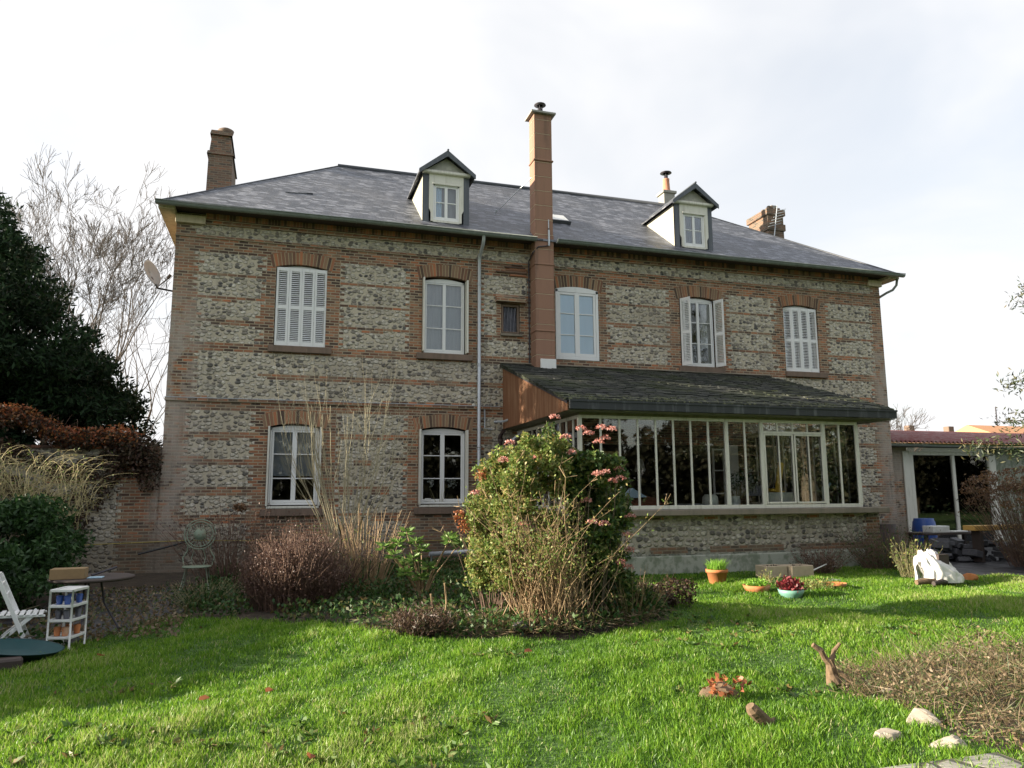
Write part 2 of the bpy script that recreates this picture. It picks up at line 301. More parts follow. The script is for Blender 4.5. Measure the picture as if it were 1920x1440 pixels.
# ------------------------------------------------------------------ mesh helpers
class MB:
    def __init__(s): s.v = []; s.f = []; s.mi = []; s.rnd = []; s.r = None
    def add(s, vs, fs, mi=0):
        o = len(s.v); s.v += [tuple(a) for a in vs]
        rr = random.random() if s.r is None else s.r
        for f in fs: s.f.append(tuple(i+o for i in f)); s.mi.append(mi); s.rnd.append(rr)
        return s
    def box(s, x0, x1, y0, y1, z0, z1, mi=0, M4=None):
        vs = [Vector((x, y, z)) for z in (z0, z1) for y in (y0, y1) for x in (x0, x1)]
        if M4 is not None: vs = [M4 @ a for a in vs]
        return s.add(vs, [(0, 2, 3, 1), (4, 5, 7, 6), (0, 1, 5, 4), (2, 6, 7, 3), (0, 4, 6, 2), (1, 3, 7, 5)], mi)
    def bbox(s, x0, x1, y0, y1, z0, z1, b=.005, mi=0, M4=None):   # chamfered box
        vs = []; 
        X, Yv, Z = (x0, x1), (y0, y1), (z0, z1)
        idx = {}
        for i in (0, 1):
            for j in (0, 1):
                for k in (0, 1):
                    sx, sy, sz = (1, -1)[i]*b, (1, -1)[j]*b, (1, -1)[k]*b
                    for a, off in enumerate(((0, sy, sz), (sx, 0, sz), (sx, sy, 0))):
                        idx[i, j, k, a] = len(vs); vs.append(Vector((X[i]+off[0], Yv[j]+off[1], Z[k]+off[2])))
        if M4 is not None: vs = [M4 @ a for a in vs]
        F = []
        for i in (0, 1): F.append([idx[i, 0, 0, 0], idx[i, 1, 0, 0], idx[i, 1, 1, 0], idx[i, 0, 1, 0]])
        for j in (0, 1): F.append([idx[0, j, 0, 1], idx[1, j, 0, 1], idx[1, j, 1, 1], idx[0, j, 1, 1]])
        for k in (0, 1): F.append([idx[0, 0, k, 2], idx[1, 0, k, 2], idx[1, 1, k, 2], idx[0, 1, k, 2]])
        for j in (0, 1):
            for k in (0, 1): F.append([idx[0, j, k, 1], idx[1, j, k, 1], idx[1, j, k, 2], idx[0, j, k, 2]])
        for i in (0, 1):
            for k in (0, 1): F.append([idx[i, 0, k, 0], idx[i, 1, k, 0], idx[i, 1, k, 2], idx[i, 0, k, 2]])
        for i in (0, 1):
            for j in (0, 1): F.append([idx[i, j, 0, 0], idx[i, j, 1, 0], idx[i, j, 1, 1], idx[i, j, 0, 1]])
        for i in (0, 1):
            for j in (0, 1):
                for k in (0, 1): F.append([idx[i, j, k, 0], idx[i, j, k, 1], idx[i, j, k, 2]])
        return s.add(vs, F, mi)
    def poly(s, pts, d, mi=0):      # polygon pts extruded by vector d
        n = len(pts); d = Vector(d); pts = [Vector(a) for a in pts]
        vs = pts+[a+d for a in pts]
        return s.add(vs, [tuple(range(n)), tuple(range(2*n-1, n-1, -1))]+[(i, i+n, (i+1) % n+n, (i+1) % n) for i in range(n)], mi)
    def tube(s, path, r, k=8, mi=0, cap=True):
        path = [Vector(a) for a in path]; rs = r if isinstance(r, (list, tuple)) else [r]*len(path)
        vs = []; up = Vector((0, 0, 1))
        for i, a in enumerate(path):
            d = (path[min(i+1, len(path)-1)]-path[max(i-1, 0)]).normalized()
            e = d.cross(up); e = e.normalized() if e.length > .05 else Vector((1, 0, 0))
            g_ = e.cross(d).normalized()
            for j in range(k):
                t = 2*math.pi*j/k; vs.append(a+(e*math.cos(t)+g_*math.sin(t))*rs[i])
        fs = [(i*k+j, i*k+(j+1) % k, (i+1)*k+(j+1) % k, (i+1)*k+j) for i in range(len(path)-1) for j in range(k)]
        if cap: fs += [tuple(range(k)), tuple(range(len(vs)-1, len(vs)-k-1, -1))]
        return s.add(vs, fs, mi)
    def lathe(s, prof, c=(0, 0, 0), k=24, mi=0, M4=None, sq=None):
        vs = []
        for r, z in prof:
            for j in range(k):
                t = 2*math.pi*j/k; q = Vector((c[0]+r*math.cos(t), c[1]+r*math.sin(t), c[2]+z)); vs.append(M4 @ q if M4 is not None else q)
        fs = [(i*k+j, i*k+(j+1) % k, (i+1)*k+(j+1) % k, (i+1)*k+j) for i in range(len(prof)-1) for j in range(k)]
        fs += [tuple(range(k)), tuple(range(len(vs)-k, len(vs)))]
        return s.add(vs, fs, mi)
    def build(s, name, mats, parent=None, smooth=False, bev=0.):
        me = bpy.data.meshes.new(name)
        off = root_loc(parent)
        me.from_pydata([(a[0]-off[0], a[1]-off[1], a[2]-off[2]) for a in s.v], [], s.f)
        at = me.attributes.new('rnd', 'FLOAT', 'FACE'); at.data.foreach_set('value', s.rnd)
        ml = mats if isinstance(mats, (list, tuple)) else [mats]
        for k in ml: me.materials.append(M[k])
        me.polygons.foreach_set('material_index', s.mi)
        if smooth: me.polygons.foreach_set('use_smooth', [True]*len(s.f))
        return link(name, me, parent)
def root_loc(p):
    o = Vector((0, 0, 0))
    while p is not None: o += Vector(p.location); p = p.parent
    return o
def link(name, me, parent):
    o = bpy.data.objects.new(name, me); COL.objects.link(o); o.parent = parent; return o
def nbuild(name, V, F, mats, parent=None, rnd=None, mi=None, smooth=False):   # numpy arrays, equal-size faces
    off = np.array(root_loc(parent)); V = np.asarray(V, float)-off; F = np.asarray(F); n, k = F.shape
    me = bpy.data.meshes.new(name); me.vertices.add(len(V)); me.vertices.foreach_set('co', V.astype(np.float32).ravel())
    me.loops.add(n*k); me.loops.foreach_set('vertex_index', F.astype(np.int32).ravel())
    me.polygons.add(n); me.polygons.foreach_set('loop_start', np.arange(0, n*k, k, dtype=np.int32)); me.polygons.foreach_set('loop_total', np.full(n, k, dtype=np.int32))
    at = me.attributes.new('rnd', 'FLOAT', 'FACE'); at.data.foreach_set('value', (RNG.random(n) if rnd is None else rnd).astype(np.float32))
    for q in (mats if isinstance(mats, (list, tuple)) else [mats]): me.materials.append(M[q])
    if mi is not None: me.polygons.foreach_set('material_index', mi.astype(np.int32))
    if smooth: me.polygons.foreach_set('use_smooth', np.ones(n, dtype=bool))
    me.update(calc_edges=True); me.validate(); return link(name, me, parent)
def tag(o, label=None, cat=None, group=None, kind=None):
    if label: o['label'] = label
    if cat: o['category'] = cat
    if group: o['group'] = group
    if kind: o['kind'] = kind
    return o
def empty(name, loc, label, cat, group=None, rz=0.):
    o = bpy.data.objects.new(name, None); COL.objects.link(o); o.location = loc; o.empty_display_size = .2
    o.rotation_euler.z = rz; return tag(o, label, cat, group)
def struct(name, ob): ob['kind'] = 'structure'; return ob
def norm(a): return a/np.maximum(np.linalg.norm(a, axis=-1, keepdims=True), 1e-9)
def leaf_mesh(pts, L, W, d=None, bend=.25, up=0., jit=1.):
    """one bent quad per leaf; returns verts, faces"""
    n = len(pts); L = np.broadcast_to(L, n)[:, None]; W = np.broadcast_to(W, n)[:, None]
    q = RNG.normal(size=(n, 3)); q[:, 2] += up
    d = norm(q) if d is None else norm(d+q*jit*.5)
    s_ = norm(np.cross(d, RNG.normal(size=(n, 3)))); nn = np.cross(d, s_)
    V = np.stack([pts, pts+d*L*.5+s_*W*.5+nn*W*bend, pts+d*L, pts+d*L*.5-s_*W*.5+nn*W*bend], 1).reshape(-1, 3)
    return V, np.arange(4*n).reshape(n, 4)
def leaves(name, pts, L, W, m, parent, **kw):
    V, F = leaf_mesh(np.asarray(pts), L, W, **kw); return nbuild(name, V, F, m, parent)
def seg_mesh(segs, k=4):
    """segs: array (n,8) p0 r0 p1 r1 -> tubes"""
    S = np.asarray(segs, float); p0, r0, p1, r1 = S[:, 0:3], S[:, 3], S[:, 4:7], S[:, 7]
    d = norm(p1-p0); a = np.where(np.abs(d[:, 2:3]) > .9, [[1., 0, 0]], [[0, 0, 1.]]); e = norm(np.cross(d, a)); g_ = np.cross(e, d)
    t = np.arange(k)*2*np.pi/k
    ring = e[:, None]*np.cos(t)[None, :, None]+g_[:, None]*np.sin(t)[None, :, None]
    V = np.concatenate([p0[:, None]+ring*r0[:, None, None], p1[:, None]+ring*r1[:, None, None]], 1).reshape(-1, 3)
    b = (np.arange(len(S))*2*k)[:, None, None]; j = np.arange(k)
    F = np.stack([j, (j+1) % k, (j+1) % k+k, j+k], 1)[None]+b
    return V, F.reshape(-1, 4)
def stems(name, segs, m, parent, k=4): 
    V, F = seg_mesh(segs, k); return nbuild(name, V, F, m, parent)
def grow(p, d, L, r, lvl, out, tips, wig=.12, lift=.06, nseg=5, split=(2, 4), ratio=.68, ang=.55, rmin=.008, taper=.5, side=.75):
    """recursive limb; d is a unit list"""
    p = np.array(p, float); d = np.array(d, float); r0 = r
    for i in range(nseg):
        d = d+RNG.normal(size=3)*wig; d[2] += lift; d /= np.linalg.norm(d)
        q = p+d*L/nseg; r1 = max(r0*(1-(1-taper)*(i+1)/nseg), rmin)
        out.append((*p, r, *q, r1)); r = r1
        if lvl > 0 and i >= 1 and RNG.random() < side:
            e = d+RNG.normal(size=3)*ang; e /= np.linalg.norm(e)
            grow(q, e, L*ratio*RNG.uniform(.6, 1.), r1*.5, lvl-1, out, tips, wig, lift, nseg, split, ratio, ang, rmin, taper, side)
        p = q
    if lvl > 0:
        for _ in range(RNG.integers(split[0], split[1])):
            e = d+RNG.normal(size=3)*ang*.8; e /= np.linalg.norm(e)
            grow(p, e, L*ratio*RNG.uniform(.75, 1.1), r*.7, lvl-1, out, tips, wig, lift, nseg, split, ratio, ang, rmin, taper, side)
    else: tips.append(p)
def fan(base, n, h, spread, r, nseg=6, lean=(0, 0), curve=.5, brad=.15, wig=.04, hvar=.3, rt=.35):
    """stems leaving a base; returns segs and (points, dirs) along them"""
    segs = []; P = []; Dr = []; base = np.array(base, float)
    for i in range(n):
        a = RNG.random()*2*np.pi; s0 = RNG.random()**.6
        b = base+np.array([math.cos(a), math.sin(a), 0])*brad*s0
        d = np.array([math.cos(a)*spread*s0+lean[0], math.sin(a)*spread*s0+lean[1], 1.]); d /= np.linalg.norm(d)
        H = h*RNG.uniform(1-hvar, 1.); p = b; rr = r*RNG.uniform(.7, 1.1)
        for k in range(nseg):
            d = d+RNG.normal(size=3)*wig; d[0] += math.cos(a)*s0*spread*(curve-.5)*.2; d[1] += math.sin(a)*s0*spread*(curve-.5)*.2; d /= np.linalg.norm(d)
            q = p+d*H/nseg; t0, t1 = k/nseg, (k+1)/nseg
            segs.append((*p, rr*(1-(1-rt)*t0), *q, rr*(1-(1-rt)*t1))); P.append(np.r_[q, t1]); Dr.append(d.copy()); p = q
    return segs, np.array(P), np.array(Dr)
def blob_pts(n, centers, radii, shell=.55):
    """points in a union of ellipsoids, denser towards the outside"""
    C = np.array(centers, float); R = np.array(radii, float); w_ = R.prod(1)**(2/3); w_ = w_/w_.sum()
    k = RNG.choice(len(C), n, p=w_); q = norm(RNG.normal(size=(n, 3))); t = shell+(1-shell)*RNG.random(n)**.6
    return C[k]+q*R[k]*t[:, None]
# ================================================================== HOUSE
XL, XR, ZT, YB = -2.68, 18.3, 8.6, 9.6
house = empty('house', (7.8, 0, 0), 'long two-storey brick and flint house with grey slate hipped roof', 'house')
# openings in the front: x0, x1, z0, z1 (crown), rise
UP = [(-.33, .94), (3.36, 4.6), (7.09, 8.4), (10.98, 12.28), (14.57, 15.82)]
OPEN = [(a, b, 5.4, 7.5, .09) for a, b in UP]+[(-.37, .91, 1.43, 3.47, .09), (3.31, 4.61, 1.43, 3.47, .09), (5.53, 6.06, 6.05, 6.88, 0.), (7.9, 12.9, .3, 3.1, 0.)]
CR = .072
def snap(z): return round(z/CR)*CR
FROW_UP = [(5.42, 5.87), (5.97, 6.45), (6.55, 7.04), (7.14, 7.62)]
FCOL_UP = [(-2.12, -.66), (1.3, 2.99), (4.97, 6.32), (8.73, 10.62), (12.62, 14.22), (16.2, 17.85)]
FROW_LO = [(.15, 1.08), (1.29, 1.74), (1.92, 2.47), (2.62, 3.07), (3.22, 3.74)]
FCOL_LO = [(-2.15, -.7), (1.28, 2.98), (4.98, 5.9), (13.1, 17.7)]
HSH = lambda i, s=0: (math.sin(i*127.1+s*311.7)*43758.5453) % 1.
def is_flint(x, z):
    i = int(math.floor(z/CR+.001)); t = (.055 if i % 2 else -.055)+(HSH(i, 3)-.5)*.06
    wob = (HSH(int(x*1.7), 5)-.5)*.03
    zz = z+wob
    if 8.03 < z < 8.33: return -2.25+t < x < 17.95+t
    if 4.06 < zz < 5.18:
        if 4.54 < zz < 4.66 and x > -.7+HSH(i)*.4: return False
        return -2.05+t < x < 17.8+t
    if 7.13 > z > 5.85 and 5.36 < x < 6.3: return False
    if z > 5.18:
        for a, b in FROW_UP:
            if a < zz < b:
                for c, d in FCOL_UP:
                    if c-t < x < d+t: return True
    elif z < 4.0:
        for k, (a, b) in enumerate(FROW_LO):
            if a < zz < b or (k < 4 and HSH(int(x*2.3), k) > (.93 if x < 1 else .72) and b <= zz < b+.16):
                for c, d in FCOL_LO:
                    if c-t < x < d+t: return True
    return False
def grid_lines(lo, hi, step, snaps):
    g_ = [lo+step*i for i in range(int((hi-lo)/step)+1)]+[hi]
    for s_ in snaps:
        g_ = [a for a in g_ if abs(a-s_) > step*.35 or a in (lo, hi)]+[s_]
    return sorted(set(g_))
gx = grid_lines(XL, XR, .112, [a for o in OPEN for a in o[:2]]); gz = grid_lines(0, ZT, CR, [a for o in OPEN for a in o[2:4]])
nx, nz = len(gx), len(gz)
V = [(x, 0, z) for z in gz for x in gx]; F = []; MI = []
for j in range(nz-1):
    for i in range(nx-1):
        xc, zc = (gx[i]+gx[i+1])/2, (gz[j]+gz[j+1])/2
        if any(o[0] < xc < o[1] and o[2] < zc < o[3] for o in OPEN): continue
        F.append((j*nx+i, j*nx+i+1, (j+1)*nx+i+1, (j+1)*nx+i)); MI.append(1 if is_flint(xc, zc) else 0)
nF = len(F)
# other three walls, and the reveals
o = len(V); V += [(XL, 0, 0), (XL, YB, 0), (XR, YB, 0), (XR, 0, 0), (XL, 0, ZT), (XL, YB, ZT), (XR, YB, ZT), (XR, 0, ZT)]
for a, b in ((0, 1), (1, 2), (2, 3)): F.append((o+a, o+b, o+b+4, o+a+4)); MI.append(0)
for x0, x1, z0, z1, _ in OPEN:
    o = len(V); V += [(x, y, z) for y in (0, .3) for x, z in ((x0, z0), (x1, z0), (x1, z1), (x0, z1))]
    for k in range(4): F.append((o+k, o+(k+1) % 4, o+4+(k+1) % 4, o+4+k)); MI.append(0)
nbuild('wall', V, F, ['brick', 'flint'], house, mi=np.array(MI))
# rooms behind the windows
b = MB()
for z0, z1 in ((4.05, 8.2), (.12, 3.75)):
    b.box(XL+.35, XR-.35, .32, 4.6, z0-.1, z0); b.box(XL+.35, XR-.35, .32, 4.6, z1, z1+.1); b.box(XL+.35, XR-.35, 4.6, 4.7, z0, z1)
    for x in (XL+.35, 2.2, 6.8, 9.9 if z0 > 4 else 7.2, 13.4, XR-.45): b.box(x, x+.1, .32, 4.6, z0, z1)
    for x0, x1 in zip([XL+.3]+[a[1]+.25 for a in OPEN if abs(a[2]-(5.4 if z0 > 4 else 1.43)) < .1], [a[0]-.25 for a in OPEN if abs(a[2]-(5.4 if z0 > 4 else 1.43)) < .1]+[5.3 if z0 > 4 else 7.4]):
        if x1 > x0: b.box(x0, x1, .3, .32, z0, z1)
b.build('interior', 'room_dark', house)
# roof
EY, EZ, RY, RZ = -.5, 8.63, 4.5, 12.26
e0, e1 = -3.06, 18.72; q0, q1 = 1.35, 13.62
fl, fr_, bl, br = (e0, EY, EZ), (e1, EY, EZ), (e0, YB-.1, EZ), (e1, YB-.1, EZ)
# the foot of the roof kicks out slightly at the right-hand end (sprocketed eave)
b = MB()
b.add([fl, fr_, (q1, RY, RZ), (q0, RY, RZ), bl, br], [(0, 1, 2, 3), (1, 5, 2), (5, 4, 3, 2), (4, 0, 3)])
b.add([(e0, EY, EZ-.05), (e1, EY, EZ-.05), (e0, YB-.1, EZ-.05), (e1, YB-.1, EZ-.05)], [(0, 1, 3, 2)])
b.box(e0, e1, EY, EY+.01, EZ-.05, EZ-.002)
roof = b.build('roof', 'slate', house)
b = MB(); b.tube([(q0, RY, RZ+.01), (q1, RY, RZ+.01)], .075, 8)
for a, c_ in ((fl, (q0, RY, RZ)), (fr_, (q1, RY, RZ))): b.tube([a, c_], .028, 6)
b.build('ridge_cap', 'ridge_zinc', roof, smooth=True)
for a_, c_ in ((e0+.02, XL), (XR, e1-.02)): b = MB(); b.box(a_, c_, -.45, YB-.2, EZ-.14, EZ-.055); b.build('soffit', 'cream_wood', house)
for a_, c_ in ((XL-.02, -2.02), (17.8, XR+.02)): b = MB(); b.bbox(a_, c_, -.12, -.005, 8.3, 8.5, .008); b.build('eaves_block', 'cream_wood', house)
b = MB(); b.box(e0+.02, e1-.02, -.44, -.001, EZ-.053, EZ-.0505); b.build('eaves_board', 'dark_wood', house)
# cornice of stepped brick courses with soldiers, string course
b = MB()
b.box(XL-.01, XR+.01, -.045, -.002, 8.335, 8.405); b.box(-2.02, 17.8, -.075, -.002, 8.405, 8.44)
x = -2.0
while x < 17.76: 
    b.box(x, x+.064, -.12-.008*random.random(), -.002, 8.44, 8.575, 1); x += .0755
b.box(-2.02, 17.8, -.105, -.003, 8.44, 8.574, 2)
b.box(XL-.01, XR+.01, -.03, -.002, 7.985, 8.03)
b.build('cornice', ['brick', 'arch_brick', 'mortar'], house)
b = MB(); b.bbox(XL-.02, 5.5, -.045, -.002, 3.95, 4.03, .01); b.build('string_course', 'brick', house)
b = MB(); b.bbox(14.05, XR+.02, -.045, -.002, 3.95, 4.03, .01); b.build('string_course', 'brick', house)
b = MB(); b.box(XL-.022, 5.5, -.05, -.002, 4.031, 4.043); b.build('flashing', 'galvanised', house)
# gutter
def half_pipe(b, pts, r, k=7, th=.006):
    vs = []; n = len(pts)
    for (x, y, z) in pts:
        for rr in (r, r-th):
            for j in range(k+1):
                t = math.pi+math.pi*j/k; vs.append((x, y+rr*math.cos(t), z+rr*math.sin(t)))
    m_ = 2*(k+1); fs = []
    for i in range(n-1):
        for off in (0, k+1):
            for j in range(k): fs.append((i*m_+off+j, i*m_+off+j+1, (i+1)*m_+off+j+1, (i+1)*m_+off+j))
        for j in (0, k): fs.append((i*m_+j, i*m_+k+1+j, (i+1)*m_+k+1+j, (i+1)*m_+j))
    for i in (0, n-1): fs.append([i*m_+j for j in range(k+1)])
    b.add(vs, fs)
for a_, c_ in ((e0-.02, 6.36), (6.95, e1+.02)):
    b = MB(); xs = np.linspace(a_, c_, 14); half_pipe(b, [(x, -.6, 8.6+.012*math.sin(x*.9)) for x in xs], .085)
    x = a_+.3
    while x < c_-.1: b.tube([(x+.0, -.6+.088*math.cos(t), 8.6+.088*math.sin(t)) for t in np.linspace(math.pi, 2*math.pi, 7)], .006, 4); x += .62
    b.tube([(a_, -.69, 8.605), (c_, -.69, 8.605)], .011, 6)
    b.build('gutter', 'zinc_gutter', house, smooth=True)
b = MB(); b.tube([(4.88, -.6, 8.53), (4.88, -.6, 8.42), (4.885, -.5, 8.3), (4.89, -.16, 8.12), (4.89, -.1, 8.0), (4.88, -.1, 1.0)], .047, 10)
for z in (7.3, 5.1, 2.9, 1.6): b.tube([(4.885, -.1, z), (4.885, -.1, z+.05)], .058, 10)
b.build('downpipe', 'galvanised', house, smooth=True)
b = MB(); b.tube([(18.62, -.45, 8.5), (18.62, -.4, 8.3), (18.55, -.3, 8.16), (18.4, -.2, 8.08), (18.37, .1, 8.0), (18.37, .3, 7.8), (18.37, .3, .3)], .04, 8)
b.build('downpipe', 'zinc_gutter', house, smooth=True)
# arches
def arch(x0, x1, z1, rise, h=.33, dz=0.):
    b = MB(); w2 = (x1-x0)/2; R = (w2*w2+rise*rise)/(2*rise); cx = (x0+x1)/2; cz = z1-R
    A = math.asin(w2/R); n = int(round((2*w2+.1)/.075)); A2 = A*(1+.1/w2)
    for i in range(n):
        t0 = -A2+2*A2*i/n; t1 = -A2+2*A2*(i+1)/n; g_ = (t1-t0)*.14; t0 += g_; t1 -= g_
        hh = h+random.uniform(-.025, .015); y = -.006-random.random()*.008
        sp = 2.6   # voussoirs spread outwards
        pts = [(cx+math.sin(t)*R, z1-R+math.cos(t)*R) for t in (t0, t1)]
        top = [(cx+math.sin(t)*R+(t/A)*.05*1.3, z1-R+math.cos(t)*R+hh) for t in (t1, t0)]
        b.poly([(p[0], y, p[1]) for p in pts+top], (0, .1, 0))
    # mortar backing
    m_ = 12; lo = [(cx+math.sin(t)*R, z1-R+math.cos(t)*R+.004) for t in np.linspace(-A2, A2, m_)]; hi = [(x+(x-cx)*.08, z+h-.02) for x, z in lo[::-1]]
    b.poly([(x, -.003, z) for x, z in lo+hi], (0, .09, 0), 1)
    b.build('arch', ['arch_brick', 'mortar'], house)
for x0, x1, z0, z1, rs in OPEN:
    if rs: arch(x0, x1, z1, rs)
# windows
def casement(x0, x1, z0, z1, y, wm='white_paint', rows=3, rise=.06, fw=.042, glass=True, parent=None, name='window', st=.036, mid=.085, cols=2):
    b = MB(); dp = .06
    b.bbox(x0, x0+fw, y, y+dp, z0, z1-rise, .004); b.bbox(x1-fw, x1, y, y+dp, z0, z1-rise, .004); b.bbox(x0+fw, x1-fw, y, y+dp, z0, z0+fw*1.2, .004)
    n = 10; xs = np.linspace(x0, x1, n); cx = (x0+x1)/2; w2 = (x1-x0)/2
    zt = [z1-rise*((x-cx)/w2)**2 for x in xs]
    b.poly([(x, y, z) for x, z in zip(xs, zt)]+[(x1, y, z1-rise-fw), (x0, y, z1-rise-fw)], (0, dp, 0))
    a0, a1 = x0+fw+.004, x1-fw-.004; c0, c1 = z0+fw*1.2+.004, z1-rise-fw-.004; yy = y+.012
    b.bbox(cx-mid/2, cx+mid/2, yy-.006, yy+.05, c0, c1, .004)
    for u0, u1 in ((a0, cx-mid/2), (cx+mid/2, a1)):
        b.bbox(u0, u0+st, yy, yy+.045, c0, c1, .003) if u0 == a0 else b.bbox(u1-st, u1, yy, yy+.045, c0, c1, .003)
        lo_, hi_ = (u0+st, u1) if u0 == a0 else (u0, u1-st)
        b.bbox(lo_, hi_, yy, yy+.045, c0, c0+st*1.3, .003); b.bbox(lo_, hi_, yy, yy+.045, c1-st, c1, .003)
        for k in range(1, rows):
            zz = c0+(c1-c0)*k/rows; b.bbox(lo_, hi_, yy+.004, yy+.04, zz-.013, zz+.013, .003)
    wd = b.build(name, wm, parent)
    if glass:
        g_ = MB(); g_.box(a0+.02, a1-.02, yy+.022, yy+.026, c0+.02, c1-.02); g_.build('pane', 'glass', wd)
    return wd
def sheet(name, x0, x1, z0, z1, y, m, parent, folds=6, amp=.03, n=40, thick=.004, wav=0.):
    b = MB(); xs = np.linspace(x0, x1, n); zs = np.linspace(z0, z1, 8)
    f = lambda x, z: y+amp*math.sin((x-x0)/(x1-x0)*folds*6.283+wav*math.sin(z*2.3))+amp*.4*math.sin(x*31+z*2)
    vs = [(x, f(x, z)+t, z) for t in (0, thick) for z in zs for x in xs]; N_ = n*8; fs = []
    for t in (0, 1):
        for j in range(7):
            for i in range(n-1): a = t*N_+j*n+i; fs.append((a, a+1, a+n+1, a+n))
    b.add(vs, fs); return b.build(name, m, parent, smooth=True)
def shutter(parent, x0, x1, z0, z1, y, rz=0., hinge=None, label=None, nsl=17):
    """louvred leaf, optionally swung about its hinge x"""
    b = MB(); st = .055; th = .03
    hx = x0 if hinge is None else hinge
    M4 = Matrix.Translation((hx, y, 0)) @ Matrix.Rotation(rz, 4, 'Z') @ Matrix.Translation((-hx, -y, 0))
    for u0, u1 in ((x0+.003, x0+st), (x1-st, x1-.003)): b.bbox(u0, u1, y, y+th, z0, z1, .003, M4=M4)
    zm = z0+(z1-z0)*.49
    for c0, c1 in ((z0, z0+.11), (zm-.05, zm+.05), (z1-.09, z1)): b.bbox(x0+st, x1-st, y+.001, y+th-.001, c0, c1, .003, M4=M4)
    for lo_, hi_ in ((z0+.11, zm-.05), (zm+.05, z1-.09)):
        n = nsl; p_ = (hi_-lo_)/n
        for k in range(n):
            z = lo_+p_*(k+.5)
            S4 = M4 @ Matrix.Translation(((x0+x1)/2, y+th/2, z)) @ Matrix.Rotation(math.radians(38), 4, 'X')
            b.box(-(x1-x0)/2+st, (x1-x0)/2-st, -.019, .019, -.004, .004, M4=S4)
    o = b.build('shutter', 'white_paint', parent); 
    if label: o['label'] = label
    return o
def sill(x0, x1, z, m='brown_sill', h=.16, pr=.1, parent=None):
    b = MB(); b.bbox(x0, x1, -pr, -.001, z-h, z, .012); return b.build('sill', m, parent)
ZU0, ZU1 = 5.4, 7.5
# 1 closed shutters upstairs left
x0, x1 = UP[0]; wd = casement(x0+.02, x1-.02, ZU0+.02, ZU1-.02, .1, parent=house, rise=.09); wd['label'] = 'upstairs window hidden behind closed louvred shutters'
lw = (x1-x0-.03)/4
for k in range(4): shutter(wd, x0+.015+lw*k, x0+.015+lw*(k+1), ZU0+.01, ZU1-.09, .02)
sill(x0-.12, x1+.13, 5.385, parent=wd)
# 2 upstairs, folded shutters
def folded(wd, x0, x1, z0, z1):
    for a, c_ in ((x0+.01, x0+.055), (x1-.055, x1-.01)):
        b = MB(); b.bbox(a, c_, -.13, .09, z0, z1-.05, .005)
        for k in range(3): b.box(a-.003, c_+.003, -.125, -.105, z0+.2+k*.8, z0+.24+k*.8)
        b.build('shutter', 'old_white_paint', wd)
x0, x1 = UP[1]; wd = casement(x0+.07, x1-.07, ZU0+.03, ZU1-.05, .12, parent=house, rise=.07); folded(wd, x0, x1, ZU0+.03, ZU1-.04)
sheet('curtain', x0+.1, x1-.1, ZU0+.05, ZU1-.1, .24, 'net_curtain', wd, 9, .018); sill(x0-.14, x1+.12, 5.385, parent=wd)
# 3 modern double window, flush frame
x0, x1 = UP[2]; wd = casement(x0+.01, x1-.01, ZU0+.01, ZU1-.005, -.012, parent=house, rise=.085, fw=.075, st=.07, mid=.14); wd['label'] = 'upstairs window with flush white frame and a blue sheet imitating reflected sky'
sheet('blind', x0+.1, x1-.1, ZU0+.1, ZU1-.1, .05, 'cloth_and_sky_blue', wd, 2, .004)  # blue sheet added behind the glass to imitate reflected sky
# 4 half open shutters and lace
x0, x1 = UP[3]; wd = casement(x0+.16, x1-.14, ZU0+.02, ZU1-.03, .09, parent=house, rise=.06); wd['label'] = 'upstairs window with lace curtains between half-open shutters'
shutter(wd, x0+.02, x0+.36, ZU0, ZU1-.09, .0, math.radians(-62), hinge=x0+.02); shutter(wd, x1-.48, x1-.14, ZU0, ZU1-.09, .0, math.radians(112), hinge=x1-.14)
cw = MB()
sheet('curtain', x0+.2, x0+.5, ZU0+.05, ZU1-.1, .2, 'lace', wd, 5, .03, wav=1.); sheet('curtain', x1-.48, x1-.2, ZU0+.6, ZU1-.1, .2, 'lace', wd, 5, .03, wav=1.)
sheet('curtain', x1-.28, x1-.2, ZU0+.05, ZU0+.6, .2, 'lace', wd, 2, .02)
sill(x0-.1, x1+.1, 5.385, parent=wd)
# 5 closed shutters right
x0, x1 = UP[4]; wd = casement(x0+.02, x1-.02, ZU0+.02, ZU1-.02, .1, parent=house, rise=.09); lw = (x1-x0-.03)/4
for k in range(4): shutter(wd, x0+.015+lw*k, x0+.015+lw*(k+1), ZU0+.01, ZU1-.09, .03, math.radians(-28) if k == 0 else 0., hinge=(x0+.015+lw) if k == 0 else None)
sill(x0-.05, x1+.2, 5.385, parent=wd)
# ground floor pair
for i, (x0, x1) in enumerate(((-.37, .91), (3.31, 4.61))):
    wd = casement(x0+.06, x1-.06, 1.5, 3.43, .11, parent=house, rise=.07, st=.05, mid=.11); folded(wd, x0, x1, 1.48, 3.44)
    b = MB(); b.bbox(x0+.03, x1-.03, -.1, .08, 1.42, 1.475, .006); b.build('window_board', 'old_white_paint', wd)
    sill(x0-.1, x1+.1, 1.41, parent=wd, h=.17)
    if i == 0: sheet('blind', x0+.1, x1-.1, 2.2, 3.4, .2, 'net_curtain', wd, 3, .006)  # grey sheet standing in for the reflection in the upper panes
    else:
        b = MB(); b.box(x0+.2, x0+.36, .1, .103, 1.56, 1.64); b.build('card', 'white_plastic', wd)
        for cx_ in (x0+.36, x0+.82, x0+.93):
            pts = blob_pts(34, [(cx_, .19, 2.1), (cx_+.05, .19, 2.0)], [(.1, .03, .1), (.07, .03, .1)], .2)
            leaves('orchid', pts, .06, .05, 'white_flower', wd)
        sg, P, _ = fan((x0+.6, .2, 1.55), 9, .55, .5, .006, brad=.2); stems('orchid_stem', sg, 'stem_olive', wd)
